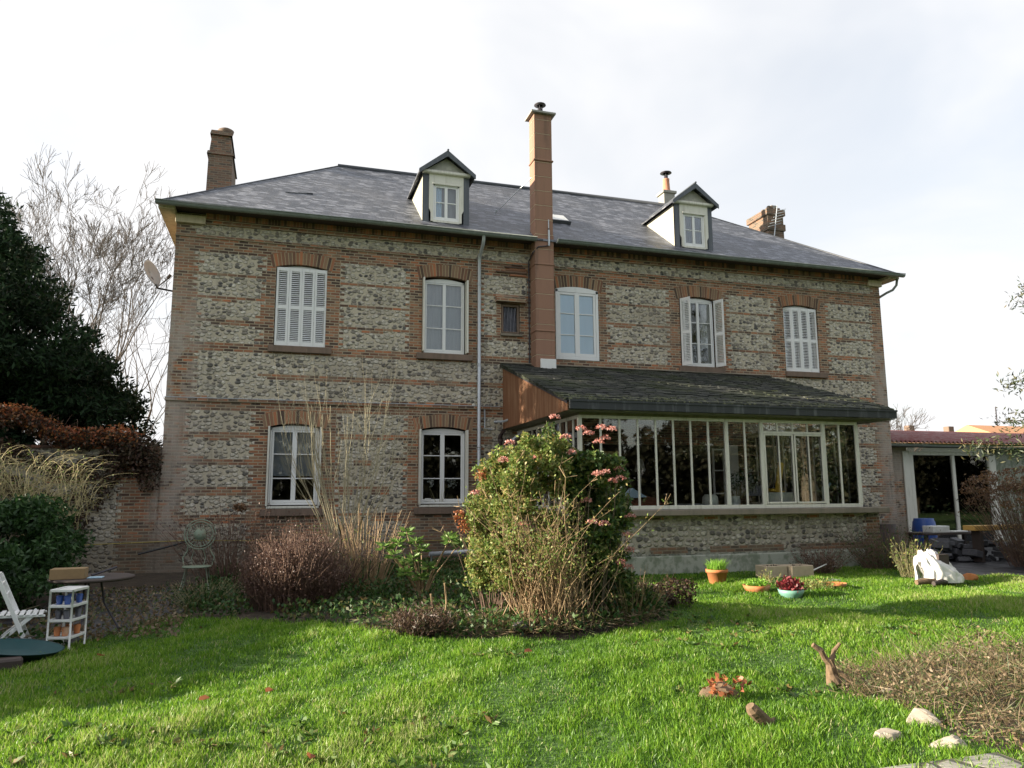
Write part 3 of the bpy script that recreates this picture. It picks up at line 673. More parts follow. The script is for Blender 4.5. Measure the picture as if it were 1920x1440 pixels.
# small dark window under a brick hood
b = MB(); b.bbox(5.55, 5.6, .03, .08, 6.07, 6.86); b.bbox(5.99, 6.05, .03, .08, 6.07, 6.86); b.bbox(5.6, 5.99, .03, .08, 6.8, 6.86); b.bbox(5.6, 5.99, .03, .08, 6.07, 6.11)
wd = b.build('window', 'brown_sill', house); wd['label'] = 'small square window covered with crumpled grey plastic'
sheet('plastic_cover', 5.6, 5.99, 6.11, 6.8, .1, 'plastic_sheet', wd, 4, .03, wav=3.)
b = MB(); b.poly([(5.36, -.005, 7.13), (5.36, -.17, 7.0), (5.36, -.17, 6.9), (5.36, -.005, 6.88)], (.84, 0, 0)); b.build('hood', 'brick', wd)
b = MB(); b.bbox(5.5, 6.12, -.07, 0, 5.97, 6.04, .01); b.build('sill', 'concrete_sill', wd)
# missing brick hole and repair under the frieze
b = MB()
for k in range(14):
    b.r = random.random()
    b.bbox(5.35+random.uniform(0, .7), 5.35+random.uniform(.75, .95), -.02-.04*random.random(), -.001, 7.66+k*.024, 7.7+k*.024, .006)
b.build('rough_brickwork', 'arch_brick', house)
# ---- dormers
def dormer(x0, x1, light_cheek=False):
    zs = lambda y: EZ+(y-EY)*(RZ-EZ)/(RY-EY)
    yf = -.02; zb = zs(yf); zt = 10.33; yb = EY+(zt-EZ)/((RZ-EZ)/(RY-EY)); cx = (x0+x1)/2; zr = 10.96; ov = .14
    b = MB()
    for x, s_ in ((x0, 1), (x1, -1)): b.poly([(x, yf, zb-.02), (x, yf, zt), (x, yb, zt)], (s_*.05, 0, 0), 1)
    w0, w1 = cx-.48, cx+.48
    b.box(x0, w0, yf-.003, yf+.06, zb-.05, zt, 0); b.box(w1, x1, yf-.003, yf+.06, zb-.05, zt, 0)
    b.box(x0+.01, x1-.01, yf+.01, yf+.05, zb-.06, zb-.01, 0)
    d = b.build('dormer', ['slate_cladding', 'pale_slates'], house)
    d['label'] = 'dormer with a sunlit pale left cheek, right of the tall flue' if light_cheek else 'dormer left of the tall flue'
    # casing, notched at the foot
    b = MB(); o = .36; c = .475
    for s_ in (-1, 1):
        pts = [(cx+s_*o, zt), (cx+s_*c, zt), (cx+s_*c, zb+.38), (cx+s_*(c-.05), zb+.28), (cx+s_*(c-.05), zb+.02), (cx+s_*o, zb+.02)]
        b.poly([(x, yf-.03, z) for x, z in pts], (0, .05, 0))
    b.box(cx-o, cx+o, yf-.028, yf+.02, 10.06, zt); b.bbox(cx-o-.03, cx+o+.03, yf-.05, yf-.028, 10.04, 10.09)
    b.box(cx-o, cx+o, yf-.03, yf+.05, zb+.0, zb+.06)
    b.bbox(x0-.02, x1+.02, yf-.12, yf+.04, zt, zt+.09, .02)
    b.build('casing', 'old_white_paint', d)
    wd = casement(cx-o, cx+o, zb+.06, 10.06, yf, parent=d, rows=2, rise=.0001, fw=.045, st=.035, mid=.08, glass=False, name='window_frame')
    g_ = MB(); g_.box(cx-.3, cx+.3, yf+.03, yf+.034, zb+.12, 10.0); g_.build('pane', 'glass', d)
    if not light_cheek: sheet('curtain', cx-.3, cx-.1, zb+.1, 10.02, yf+.1, 'cloth_and_sky_blue', d, 3, .02)
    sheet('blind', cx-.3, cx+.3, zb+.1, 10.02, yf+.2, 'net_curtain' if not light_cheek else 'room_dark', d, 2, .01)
    b = MB(); b.poly([(x0+.06, yf-.02, zt+.09), (x1-.06, yf-.02, zt+.09), (cx, yf-.02, zr-.14)], (0, .04, 0)); b.build('pediment', 'pale_slates', d)
    b = MB(); yv = EY+(zr-EZ)/((RZ-EZ)/(RY-EY)); th = .06
    for s_, xe in ((-1, x0-ov), (1, x1+ov)):
        ze = zt+.02; ye = EY+(ze-EZ)/((RZ-EZ)/(RY-EY))
        b.add([(cx, yf-.2, zr), (xe, yf-.2, ze), (xe, ye+.05, ze), (cx, yv+.05, zr), (cx, yf-.2, zr-.05), (xe, yf-.2, ze-.05), (xe, ye, ze-.05), (cx, yv, zr-.05)], [(0, 1, 2, 3), (4, 7, 6, 5), (0, 4, 5, 1), (1, 5, 6, 2), (2, 6, 7, 3)])
        # verge board
        b.poly([(cx, yf-.202, zr+.02), (xe, yf-.202, ze+.02), (xe, yf-.202, ze-.1), (cx-s_*0, yf-.202, zr-.15)], (0, .03, 0), 1)
    b.tube([(cx, yf-.23, zr+.02), (cx, yv, zr+.02)], .03, 6, 1)
    b.build('dormer_roof', ['slate', 'slate_cladding'], d)
dormer(3.34, 4.62); dormer(10.93, 12.2, True)
# skylight
b = MB(); nrm = Vector((0, -.59, .81)); 
def on_roof(x, y, h=0.): return Vector((x, y, EZ+(y-EY)*(RZ-EZ)/(RY-EY)))+nrm*h
b.poly([on_roof(7.0, 1.0, -.03), on_roof(8.0, 1.0, -.03), on_roof(8.0, 1.55, -.03), on_roof(7.0, 1.55, -.03)], nrm*.13)
sk = b.build('skylight', 'ridge_zinc', house)
b = MB(); b.poly([on_roof(7.06, 1.05, .1), on_roof(7.94, 1.05, .1), on_roof(7.94, 1.5, .1), on_roof(7.06, 1.5, .1)], nrm*.006); b.build('pane', 'white_plastic', sk)
b = MB()
for k in range(5): b.poly([on_roof(-.2+.13*k, 1.15+.03*k, .0), on_roof(.0+.13*k, 1.15+.03*k, .0), on_roof(.0+.13*k, 1.2+.03*k, .0), on_roof(-.2+.13*k, 1.2+.03*k, .0)], nrm*.03)
b.build('lifted_slate', 'slate', roof)
# ---- tall flue of rendered blocks
b = MB(); cx0, cx1 = 6.37, 6.89; z = 5.0; k = 0
while z < 12.3:
    h_ = min(.42, 12.32-z); w_ = .012 if z < 8.7 else 0.; gp = .02
    b.bbox(cx0-w_, cx1+w_, -.46-w_, -.03, z, z+h_-gp, .008); b.box(cx0-.001, cx1+.001, -.461-w_, -.03, z+h_-gp+.003, z+h_-.003, 1); z += h_; k += 1
for zc in (6.05, 7.9, 10.9): b.bbox(cx0-.035, cx1+.035, -.495, -.03, zc, zc+.05, .015)
ch = b.build('chimney', ['chimney_render', 'pale_joint'], house); ch['label'] = 'tall slim flue of brown rendered blocks rising from the lean-to roof'
b = MB(); b.poly([(cx0-.1, -.56, 12.3), (cx1+.1, -.56, 12.3), (cx1+.1, .07, 12.3), (cx0-.1, .07, 12.3)], (0, 0, .05)); b.bbox(cx0+.02, cx1-.08, -.42, -.08, 12.35, 12.43, .01); b.build('cap', 'concrete_grey', ch)
def cowl(parent, x, y, z, r=.14):
    b = MB(); b.lathe([(.075, 0), (.075, .16), (.06, .16)], (x, y, z), 16)
    for k in range(3): a = k*2.1; b.box(x+.07*math.cos(a)-.008, x+.07*math.cos(a)+.008, y+.07*math.sin(a)-.008, y+.07*math.sin(a)+.008, z+.1, z+.3)
    b.lathe([(r*.5, .27), (r, .28), (r*.95, .3), (r*.4, .345), (.01, .355)], (x, y, z), 20); b.build('cowl', 'dark_metal', parent, smooth=True)
cowl(ch, 6.63, -.24, 12.4, .17)
b = MB(); b.bbox(cx0+.1, cx1+.02, -.53, -.47, 4.95, 5.3, .01); b.build('flashing', 'white_plastic', ch)
b = MB(); b.tube([(6.75, -.5, 8.95), (6.75, -.5, 8.5), (6.72, -.5, 8.45), (6.45, -.5, 8.4), (6.32, -.4, 8.25), (6.31, -.06, 8.1), (6.31, -.05, 5.2)], .018, 6); b.build('conduit', 'dark_metal', ch)
b = MB(); b.tube([(6.75, -.51, 8.9), (6.75, -.51, 8.45)], .028, 8); b.tube([(6.75, -.5, 9.2), (6.75, -.5, 8.9)], .015, 6); b.build('vent_pipe', 'galvanised', ch)
b = MB(); b.tube([(6.4, -.2, 10.55), on_roof(5.75, 1.3, .03)], .012, 5); b.tube([on_roof(5.75, 1.3, .0), on_roof(5.75, 1.3, .12)], .02, 5); b.build('stay_wire', 'galvanised', ch)
# ---- brick stacks
def stack(x0, x1, y0, y1, z0, z1, label, ragged):
    b = MB(); zc = z0; b.box(x0, x1, y0, y1, z0, z1-.35)
    b.box(x0-.05, x1+.05, y0-.05, y1+.05, z1-1.0 if not ragged else z1-.95, z1-.85 if not ragged else z1-.7)
    b.box(x0-.06, x1+.06, y0-.06, y1+.06, z1-.351, z1-.12)
    for k in range(14 if ragged else 8):
        u = random.uniform(x0, x1-.2); v_ = random.uniform(y0, y1-.12); b.bbox(u, u+.21, v_, v_+.11, z1-.12, z1-.05+random.choice((0, .07, .1)), .01)
    c = b.build('chimney', 'brick', house); c['label'] = label
    return c
b = MB()
def frus(x0, x1, y0, y1, z0, z1, t):
    b.add([(x0, y0, z0), (x1, y0, z0), (x1, y1, z0), (x0, y1, z0), (x0+t, y0+t, z1), (x1-t, y0+t, z1), (x1-t, y1-t, z1), (x0+t, y1-t, z1)], [(0, 1, 5, 4), (1, 2, 6, 5), (2, 3, 7, 6), (3, 0, 4, 7), (4, 5, 6, 7)])
frus(-2.56, -1.78, 4.2, 6.0, 8.5, 12.1, .05); frus(-2.56, -1.78, 4.2, 6.0, 12.06, 12.16, .02); frus(-2.5, -1.86, 4.28, 5.9, 12.16, 12.75, .05); frus(-2.5, -1.86, 4.24, 5.9, 12.72, 12.86, .03)
for k in range(16): u, v_ = random.uniform(-2.47, -2.1), random.uniform(4.3, 5.6); b.bbox(u, u+.2, v_, v_+.1, 12.86, 12.9+random.choice((0, .05, .09)), .01)
c = b.build('chimney', 'brick', house); c['label'] = 'tall old brick chimney stack at the left end of the roof'
b = MB(); b.lathe([(.16, 0), (.22, .12), (.24, .2), (.14, .26), (.02, .28)], (-2.08, 4.6, 12.82), 16); b.build('chimney_pot', 'brown_sill', c, smooth=True)
c = stack(17.35, 18.05, 4.2, 5.4, 8.5, 12.6, 'ragged broken brick chimney stack at the right end of the roof', True)
b = MB(); b.bbox(17.7, 17.95, 4.4, 4.7, 12.5, 12.75, .01); b.build('chimney_pot', 'concrete_grey', c)
b = MB(); b.tube([(17.5, 4.1, 11.2), (17.7, 4.05, 12.6)], .02, 5)
for k in range(6): b.tube([(17.25+.06*k, 4.05-.03*k, 11.7+.12*k), (17.75+.05*k, 3.95, 11.85+.12*k)], .012, 4)
b.build('aerial', 'galvanised', c)
b = MB(); b.box(13.3, 13.75, 4.8, 5.25, 11.9, 12.9); b.bbox(13.24, 13.81, 4.74, 5.31, 12.9, 13.0, .01)
c = b.build('chimney', 'concrete_grey', house); c['label'] = 'small rendered chimney behind the right-hand dormer'
b = MB(); b.lathe([(.17, 0), (.165, .08), (.14, .1), (.12, .5), (.13, .54), (.1, .54)], (13.53, 5.02, 13.0), 16); b.build('chimney_pot', 'terracotta_pot_chimney', c, smooth=True)
cowl(c, 13.53, 5.02, 13.5, .22)
# ================================================================== CONSERVATORY
cons = empty('conservatory', (9.8, -2.2, 0), 'lean-to conservatory with white glazing bars, low flint wall and mossy slate roof', 'conservatory')
b = MB()
gx = grid_lines(5.95, 13.72, .112, []); gz = grid_lines(0, 1.25, CR, [])
def fl_c(x, z):
    i = int(z/CR); t = (.055 if i % 2 else -.055)
    if z > 1.18: return HSH(int(x*3), 8) > .25
    if .42 < z < .55: return HSH(int(x*2.1), 1) > .8
    return x < 13.25+t and x > 6.15
for j in range(len(gz)-1):
    for i in range(len(gx)-1):
        b.add([(gx[i], -4.2, gz[j]), (gx[i+1], -4.2, gz[j]), (gx[i+1], -4.2, gz[j+1]), (gx[i], -4.2, gz[j+1])], [(0, 1, 2, 3)], 1 if fl_c((gx[i]+gx[i+1])/2, (gz[j]+gz[j+1])/2) else 0)
b.box(5.95, 6.15, -4.199, -.003, 0, 1.249); b.box(13.52, 13.72, -4.199, -.003, 0, 1.249); b.box(6.15, 13.52, -4.0, -3.98, 0, 1.25); b.build('wall', ['brick', 'flint_coursed'], cons)
b = MB(); b.box(6.16, 13.5, -3.97, -.01, .05, .12); b.build('floor', 'pale_joint', cons)
b = MB(); b.bbox(5.9, 13.2, -4.27, -4.201, -.1, .40, .03); b.build('plinth', 'plinth_render', cons)
b = MB(); b.bbox(5.88, 13.78, -4.5, -3.97, 1.252, 1.38, .015); b.bbox(5.88, 6.2, -3.97, -.003, 1.252, 1.38, .015); b.build('sill', 'concrete_sill', cons)
YF = -4.35; Z0, Z1 = 1.385, 3.36
b = MB(); T_ = .03
b.bbox(5.95, 13.12, YF-.03, YF+.03, Z0, Z0+.085, .006); b.bbox(5.95, 13.12, YF-.02, YF+.03, Z1-.04, Z1+.03, .006)
XM = [6.46, 6.9, 7.33, 7.76, 8.19, 8.62, 9.06, 10.0]
for x in XM: b.bbox(x-.022, x+.022, YF-.018, YF+.022, Z0+.08, Z1-.03, .004)
for x in (5.98, 9.52, 10.44, 12.13, 13.08): b.bbox(x-.045, x+.045, YF-.035, YF+.03, Z0+.08, Z1-.03, .005)
b.bbox(12.58-.022, 12.58+.022, YF-.018, YF+.022, Z0+.08, Z1-.03, .004)
b.bbox(10.485, 12.085, YF-.03, YF+.02, 3.07, 3.13, .004)
for x in (10.87, 11.29, 11.7): b.bbox(x-.018, x+.018, YF-.018, YF+.02, 3.13, Z1-.03, .004)
# opening sash pair
for x0, x1 in ((10.49, 11.275), (11.305, 12.085)):
    b.bbox(x0, x0+.035, YF-.04, YF-.005, Z0+.1, 3.065); b.bbox(x1-.035, x1, YF-.04, YF-.005, Z0+.1, 3.065)
    b.bbox(x0+.035, x1-.035, YF-.04, YF-.005, Z0+.1, Z0+.14); b.bbox(x0+.035, x1-.035, YF-.04, YF-.005, 3.03, 3.065)
    b.bbox((x0+x1)/2-.014, (x0+x1)/2+.014, YF-.036, YF-.01, Z0+.14, 3.03, .003)
for y in np.arange(-4.0, 0, .4): b.bbox(5.96, 6.0, y-.02, y+.02, Z0+.08, Z1-.03, .004); b.bbox(13.06, 13.1, y-.02, y+.02, Z0+.08, Z1-.03, .004)
for x in (5.95, 13.06): b.bbox(x, x+.06, YF+.03, -.003, Z0, Z0+.08, .004); b.bbox(x, x+.06, YF+.03, -.003, Z1-.04, Z1+.03, .004)
fr = b.build('window_frame', 'old_white_paint', cons)
b = MB(); b.box(6.0, 13.06, YF+.002, YF+.006, Z0+.05, Z1); b.box(5.978, 5.982, YF+.01, -.01, Z0+.05, Z1); b.box(13.078, 13.082, YF+.01, -.01, Z0+.05, Z1); b.build('pane', 'glass', fr)
# roof
ZW, ZE, YE = 5.2, 3.7, -4.72; x0, x1 = 5.5, 13.92
b = MB(); b.poly([(x0, 0, ZW), (x0, YE, ZE), (x0, YE, ZE-.05), (x0, 0, ZW-.09)], (x1-x0, 0, 0))
sg = (ZE-ZW)/(YE); 
for k in range(1, 34):     # ragged slate courses
    y = YE*k/34; z = ZW+(ZE-ZW)*k/34; x = x0-.03+random.uniform(-.03, .02)
    while x < x1:
        w_ = random.uniform(.16, .3)
        if random.random() < .6: b.poly([(x, y, z+.001), (min(x+w_, x1), y, z+.001), (min(x+w_, x1), y+.1, z+.034), (x, y+.1, z+.034)], (0, -.003, .012+.01*random.random()))
        x += w_
b.build('roof', 'mossy_slate', cons)
b = MB(); b.bbox(x0-.02, x1+.02, -.1, -.003, 5.2, 5.235, .01); b.build('flashing', 'concrete_sill', cons)
b = MB(); b.bbox(5.6, x1+.03, YE-.05, YE-.003, 3.46, 3.66, .01); b.box(5.6, x1+.03, YE-.07, YE-.05, 3.62, 3.66); b.build('fascia', 'fascia_zinc', cons)
b = MB(); b.box(5.6, x1, YE, YF-.06, 3.44, 3.46); b.bbox(5.95, 13.15, YF-.06, YF+.06, Z1+.031, 3.52, .01); b.box(5.6, 5.97, YE, 0, 3.435, 3.45); b.box(13.1, 13.9, YF, 0, 3.43, 3.45); b.bbox(5.93, 6.03, YF+.06, 0, Z1+.031, 3.46, .01); b.box(6.0, 13.05, -.05, -.003, 3.9, 5.0); b.build('eaves_beam', 'green_beam', cons)
b = MB(); y = 0.
while y > YE+.02:
    y2 = max(y-.095, YE+.005); zt = lambda q: ZW-.1+(ZE-ZW)*(q/YE)
    b.poly([(5.57-.004*random.random(), y, 3.44), (5.57, y2+.006, 3.44), (5.57, y2+.006, zt(y2)), (5.57, y, zt(y))], (.025, 0, 0)); y = y2
b.build('gable_cladding', 'cladding', cons)
b = MB(); b.poly([(5.62, -.06, 5.02), (5.62, YF+.1, 3.66), (5.62, YF+.1, 3.62), (5.62, -.06, 4.98)], (8.1, 0, 0)); b.build('ceiling', 'cream_wood', cons)
b = MB(); b.poly([(5.55, 0, ZW-.01), (5.55, YE, ZE-.01), (5.55, YE, ZE-.12), (5.55, 0, ZW-.12)], (.015, 0, 0)); b.build('bargeboard', 'dark_metal', cons)
# things on the dark pipework in the corner
b = MB(); b.tube([(5.55, -.15, 3.4), (5.45, -.15, 3.25), (5.45, -.15, .2)], .06, 10)
for z in (3.1, 2.6, 2.0, 1.4): b.tube([(5.45, -.15, z), (5.45, -.15, z+.1)], .075, 10)
b.tube([(5.45, -.15, 2.2), (5.2, -.1, 2.25), (5.15, -.1, 2.35)], .05, 8); b.build('downpipe', 'cast_iron', house, smooth=True)
b = MB(); b.tube([(5.95, -.3, 3.3), (5.75, -.3, 3.15), (5.72, -.3, 3.0), (5.72, -.3, .3)], .04, 8); b.build('downpipe', 'galvanised', cons, smooth=True)
b = MB(); b.tube([(5.05, -.06, 3.95), (5.05, -.06, 3.45), (5.25, -.06, 3.42)], .02, 6); b.build('vent_pipe', 'galvanised', house)
b = MB(); b.tube([(5.3, -.1, 3.62), (5.5, -.3, 3.62), (5.62, -.5, 3.66)], .03, 6); b.build('overflow_pipe', 'galvanised', house)
# room furniture seen through the glass
def thing(b, name, m, label, cat, **k): return tag(b.build(name, m, None, **k), label, cat)
b = MB(); b.bbox(8.3, 12.4, -4.25, -3.35, 1.36, 1.4)
for x in (8.4, 10.7, 12.3):
    for y in (-3.95, -3.4): b.box(x-.03, x+.03, y-.03, y+.03, .12, 1.36)
thing(b, 'side_table', 'dark_wood', 'long dark table behind the conservatory glass carrying pots and a lamp', 'table')
b = MB(); b.lathe([(.09, 0), (.12, .2), (.13, .26), (.11, .26)], (9.85, -4.05, 1.401), 20); pot = empty('potted_plant', (9.95, -3.7, 1.4), 'white-flowered plant in a white pot behind the conservatory glass', 'plant')
b.build('pot', 'white_plastic', pot, smooth=True)
sg, P, _ = fan((9.95, -4.0, 1.6), 40, .5, 1.2, .006, brad=.08); stems('stem', sg, 'stem_olive', pot)
leaves('foliage', blob_pts(240, [(10.15, -3.95, 2.0)], [(.42, .25, .28)], .3), .09, .035, 'laurel_leaf', pot); leaves('flower', blob_pts(130, [(10.13, -4.0, 2.02)], [(.42, .25, .28)], .5), .06, .05, 'white_flower', pot)
b = MB(); b.lathe([(.1, 0), (.17, .03), (.18, .12), (.17, .24), (.12, .3), (.02, .3)], (9.25, -4.02, 1.401), 20); thing(b, 'jar', 'white_plastic', 'round white jar left of the white-flowered plant', 'jar', smooth=True)
b = MB(); b.bbox(8.55, 9.0, -4.2, -3.8, 1.401, 1.5); thing(b, 'book', 'book_mix', 'pile of pale papers left of the white jar', 'papers')
b = MB(); b.bbox(10.75, 11.4, -4.1, -3.8, 1.401, 1.74, .01); thing(b, 'storage_box', 'white_plastic', 'long white box behind the sash bars', 'box')
b = MB()
for k in range(7): b.r = random.random(); b.bbox(10.7+.09*k, 10.77+.09*k, -3.3, -3.1, 1.72+.0, 1.85+.2*random.random())
b.bbox(10.6, 11.6, -3.35, -3.05, 1.66, 1.72); thing(b, 'bookshelf', 'book_mix', 'row of books behind the white box', 'books')
b = MB(); M4 = Matrix.Translation((11.2, -3.75, 1.72)) @ Matrix.Rotation(.2, 4, 'Y')
b.bbox(-.02, .12, 0, .05, 0, .75, M4=M4); b.bbox(-.28, .1, -.2, .05, .0, .06, M4=M4); thing(b, 'chair', 'yellow_paint', 'yellow chair seen through the sash', 'chair')
lamp = empty('table_lamp', (12.0, -4.0, 1.4), 'dark green table lamp at the right end of the long table', 'lamp')
b = MB(); b.lathe([(.07, 0), (.08, .02), (.02, .06), (.05, .2), (.02, .36)], (12.0, -4.0, 1.401), 16); b.build('base', 'dark_metal', lamp, smooth=True)
b = MB(); b.lathe([(.2, .36), (.07, .62), (.065, .62), (.19, .36)], (12.0, -4.0, 1.401), 20); b.build('lamp_shade', 'lampshade', lamp, smooth=True)
b = MB(); b.lathe([(.13, 1.55), (.16, 1.6), (.09, 1.9), (.02, 1.93)], (9.9, .7, .8), 16); b.lathe([(.03, .0), (.03, 1.55)], (9.9, .7, .8), 8)
thing(b, 'standard_lamp', 'lace', 'pale lamp shade deep in the dark room', 'lamp', smooth=True)
arm = empty('armchair', (8.0, -2.9, .12), 'round-backed brown armchair behind the conservatory glass', 'armchair')
b = MB(); b.lathe([(.0, 0), (.62, .02), (.72, .3), (.7, .9), (.6, 1.35), (.45, 1.5), (.2, 1.56), (.0, 1.57)], (8.0, -2.9, .12), 28); b.build('backrest', 'interior_red', arm, smooth=True)
b = MB(); b.poly([(7.4, -3.5, 1.62), (7.6, -3.5, 1.85), (8.0, -3.4, 1.65)], (0, .2, 0)); b.build('cushion', 'cloth_and_sky_blue', arm)
b = MB(); 
for x in np.arange(7.3, 7.95, .03): b.tube([(x, -2.2, 1.2), (x, -2.2, 2.75)], .012, 5)
thing(b, 'bamboo_blind', 'straw_blind', 'straw-coloured blind standing inside the left part of the conservatory', 'blind')
b = MB(); 
for x0 in (11.75, 12.2):
    b.bbox(x0, x0+.4, -.2, -.15, .12, 3.1, .01) if x0 > 12 else (b.bbox(x0, x0+.05, -.2, -.15, .12, 3.0), b.bbox(x0+.35, x0+.4, -.2, -.15, .12, 3.0), [b.bbox(x0+.05, x0+.35, -.2, -.15, z, z+.04) for z in (.12, 1.0, 1.7, 2.35, 2.95)])
thing(b, 'french_door', 'white_paint', 'white glazed door folded back inside the conservatory', 'door')
b = MB(); b.lathe([(.05, 0), (.07, .1), (.05, .25), (.06, .4), (.02, .5)], (12.35, -4.0, 1.385), 12); b.tube([(12.35, -4.0, 1.7), (12.55, -4.0, 1.95)], .03, 6)
thing(b, 'ornament', 'blue_paper', 'small blue ornament inside, right of the sash', 'ornament', smooth=True)
sg, P, _ = fan((12.85, -3.6, 1.0), 12, 1.3, .15, .012, brad=.08); po = empty('indoor_plant', (12.85, -3.6, .12), 'dark leggy plant in the right-hand corner of the conservatory', 'plant')
stems('stem', sg, 'stem_brown', po); leaves('foliage', blob_pts(160, [(12.85, -3.6, 1.9)], [(.2, .2, .55)], .2), .14, .05, 'laurel_leaf', po)
b = MB(); b.lathe([(.12, 0), (.17, .9), (.15, .9)], (12.85, -3.6, .12), 16); b.build('pot', 'dark_metal', po)
# ================================================================== OUTBUILDING
ob = empty('outbuilding', (22, 3, 0), 'low outbuilding with red corrugated roof and glazed sliding doors', 'shed')
yo = .9
b = MB()
b.box(18.32, 19.75, yo, yo+.3, 0, 3.2, 0); b.box(23.4, 32, yo, yo+.3, 0, 3.2, 1); b.box(18.32, 32, 6.5, 6.8, 0, 3.4, 0); b.box(31.7, 32, yo+.3, 6.5, 0, 3.3, 0); b.box(18.4, 31.7, yo+.3, 6.5, .0, .1, 0)
b.build('wall', ['brick', 'plinth_render'], ob)
b = MB(); b.bbox(19.55, 19.83, yo-.05, yo-.002, .1, 3.08, .01); b.bbox(19.83, 19.98, yo-.04, yo+.06, .1, 3.0); b.bbox(23.2, 23.5, yo-.06, yo+.06, .1, 3.0); b.bbox(21.62, 21.74, yo-.03, yo+.05, .1, 2.95); b.bbox(19.8, 23.4, yo-.06, yo+.06, 2.95, 3.06)
df = b.build('door_frame', 'old_white_paint', ob)
b = MB(); b.box(19.98, 23.2, yo+.02, yo+.025, .1, 2.95); b.build('pane', 'glass', df)
b = MB(); b.box(20.0, 31.6, 5.2, 5.3, .1, 3.2); b.build('back_wall', 'room_dark', ob)
b = MB(); b.box(19.95, 21.1, 3.0, 3.05, 2.2, 3.3); b.box(20.9, 21.15, 3.06, 3.1, 1.6, 3.2); b.build('straw_panel', 'straw_blind', ob)  # straw-coloured panels inside the shed
def corr(x0, x1, y0, z0, y1, z1, amp, pit, name, m):
    n = int((x1-x0)/pit*8); xs = np.linspace(x0, x1, n+1); V = []; 
    for y, z in ((y0, z0), (y1, z1)):
        for x in xs: V.append((x, y, z+amp*math.sin(x/pit*6.283)))
    for y, z in ((y0, z0-.012), (y1, z1-.012)):
        for x in xs: V.append((x, y, z+amp*math.sin(x/pit*6.283)))
    F = []
    for i in range(n): F += [(i, i+1, n+2+i, n+1+i), (2*n+2+i, 3*n+3+i, 3*n+4+i, 2*n+3+i), (i, 2*n+2+i, 2*n+3+i, i+1)]
    return nbuild(name, V, F, m, ob, smooth=True)
corr(18.33, 32.3, yo-.45, 3.37, 3.9, 4.02, .035, .18, 'roof', 'corrugated_red'); 
corr(18.36, 32.3, 3.92, 4.03, 6.9, 4.35, .03, .18, 'upper_roof', 'corrugated_red_sunny')
b = MB(); half_pipe(b, [(18.5, yo-.5, 3.27), (32.3, yo-.5, 3.2)], .07); b.build('gutter', 'zinc_gutter', ob, smooth=True)
b = MB(); b.box(18.35, 32, yo-.4, yo, 3.2, 3.23); b.build('eaves_board', 'dark_wood', ob)
# ================================================================== DISH
dish = empty('satellite_dish', (-2.7, 1.2, 7.0), 'pale satellite dish seen almost edge-on at the left end of the house', 'satellite dish')
Md = Matrix.Translation((-3.38, 1.1, 7.3)) @ Vector((.86, -.40, .3)).to_track_quat('Z', 'Y').to_matrix().to_4x4()
b = MB(); b.lathe([(0.01, 0), (.15, .01), (.26, .04), (.32, .07), (.335, .065), (.26, .026), (.15, -.005), (0.01, -.015)], k=28, M4=Md); b.build('reflector', 'dish_paint', dish, smooth=True)
b = MB(); b.tube([Md @ Vector((0, -.44, .05)), Md @ Vector((0, -.3, .45))], .015, 6); b.tube([Md @ Vector((0, -.3, .42)), Md @ Vector((0, -.24, .52))], .04, 8); b.build('feed_arm', 'brown_sill', dish)
b = MB(); b.tube([(-2.69, 1.3, 6.9), (-3.2, 1.2, 6.95), (-3.35, 1.1, 7.2)], .025, 6); b.build('bracket', 'dark_metal', dish)
# ================================================================== GARDEN WALL
gw = empty('garden_wall', (-7, .1, 0), 'old flint and brick garden wall running left from the house', 'wall')
b = MB(); gx = grid_lines(-15, XL-.001, .112, []); gz = grid_lines(0, 2.8, CR, [])
for j in range(len(gz)-1):
    for i in range(len(gx)-1):
        xc, zc = (gx[i]+gx[i+1])/2, (gz[j]+gz[j+1])/2; t = .06 if j % 2 else -.06
        isf = xc < -3.55+t-max(0, zc-1.9)*.1 and not (2.0 < zc < 2.15 and xc > -5)
        b.add([(gx[i], .05, gz[j]), (gx[i+1], .05, gz[j]), (gx[i+1], .05, gz[j+1]), (gx[i], .05, gz[j+1])], [(0, 1, 2, 3)], 1 if isf else 0)
b.box(-15, XL, .051, .4, 0, 2.8); b.build('stonework', ['brick', 'flint'], gw)
b = MB(); 
for k in range(60): b.bbox(-15+.205*k, -14.8+.205*k, .0, .45, 2.801, 2.87, .01)
b.build('coping', 'arch_brick', gw)
b = MB(); b.tube([(-4.4, -.06, .66), (-2.7, -.05, .7), (-2.0, -.05, .72), (1.9, -.05, .6), (3.2, -.05, .58), (5.2, -.05, .6)], .010, 5)
thing(b, 'gas_pipe', 'hose_yellow', 'thin yellow pipe running low along the foot of the wall', 'pipe')
b = MB(); b.tube([(-3.0, -.3, .45), (-2.3, -.12, .62), (-1.9, -.1, .74)], .025, 6); thing(b, 'dark_pipe', 'cable_black', 'sloping dark pipe by the left corner of the house', 'pipe')
b = MB(); b.tube([(3.2, -2.2, .42), (4.5, -2.2, .47)], .05, 10); b.tube([(3.25, -2.2, 0), (3.25, -2.2, .4)], .02, 5); b.tube([(4.4, -2.2, 0), (4.4, -2.2, .42)], .02, 5)
thing(b, 'fallen_pipe', 'galvanised', 'grey pipe lying across supports behind the rhododendron', 'pipe', smooth=True)
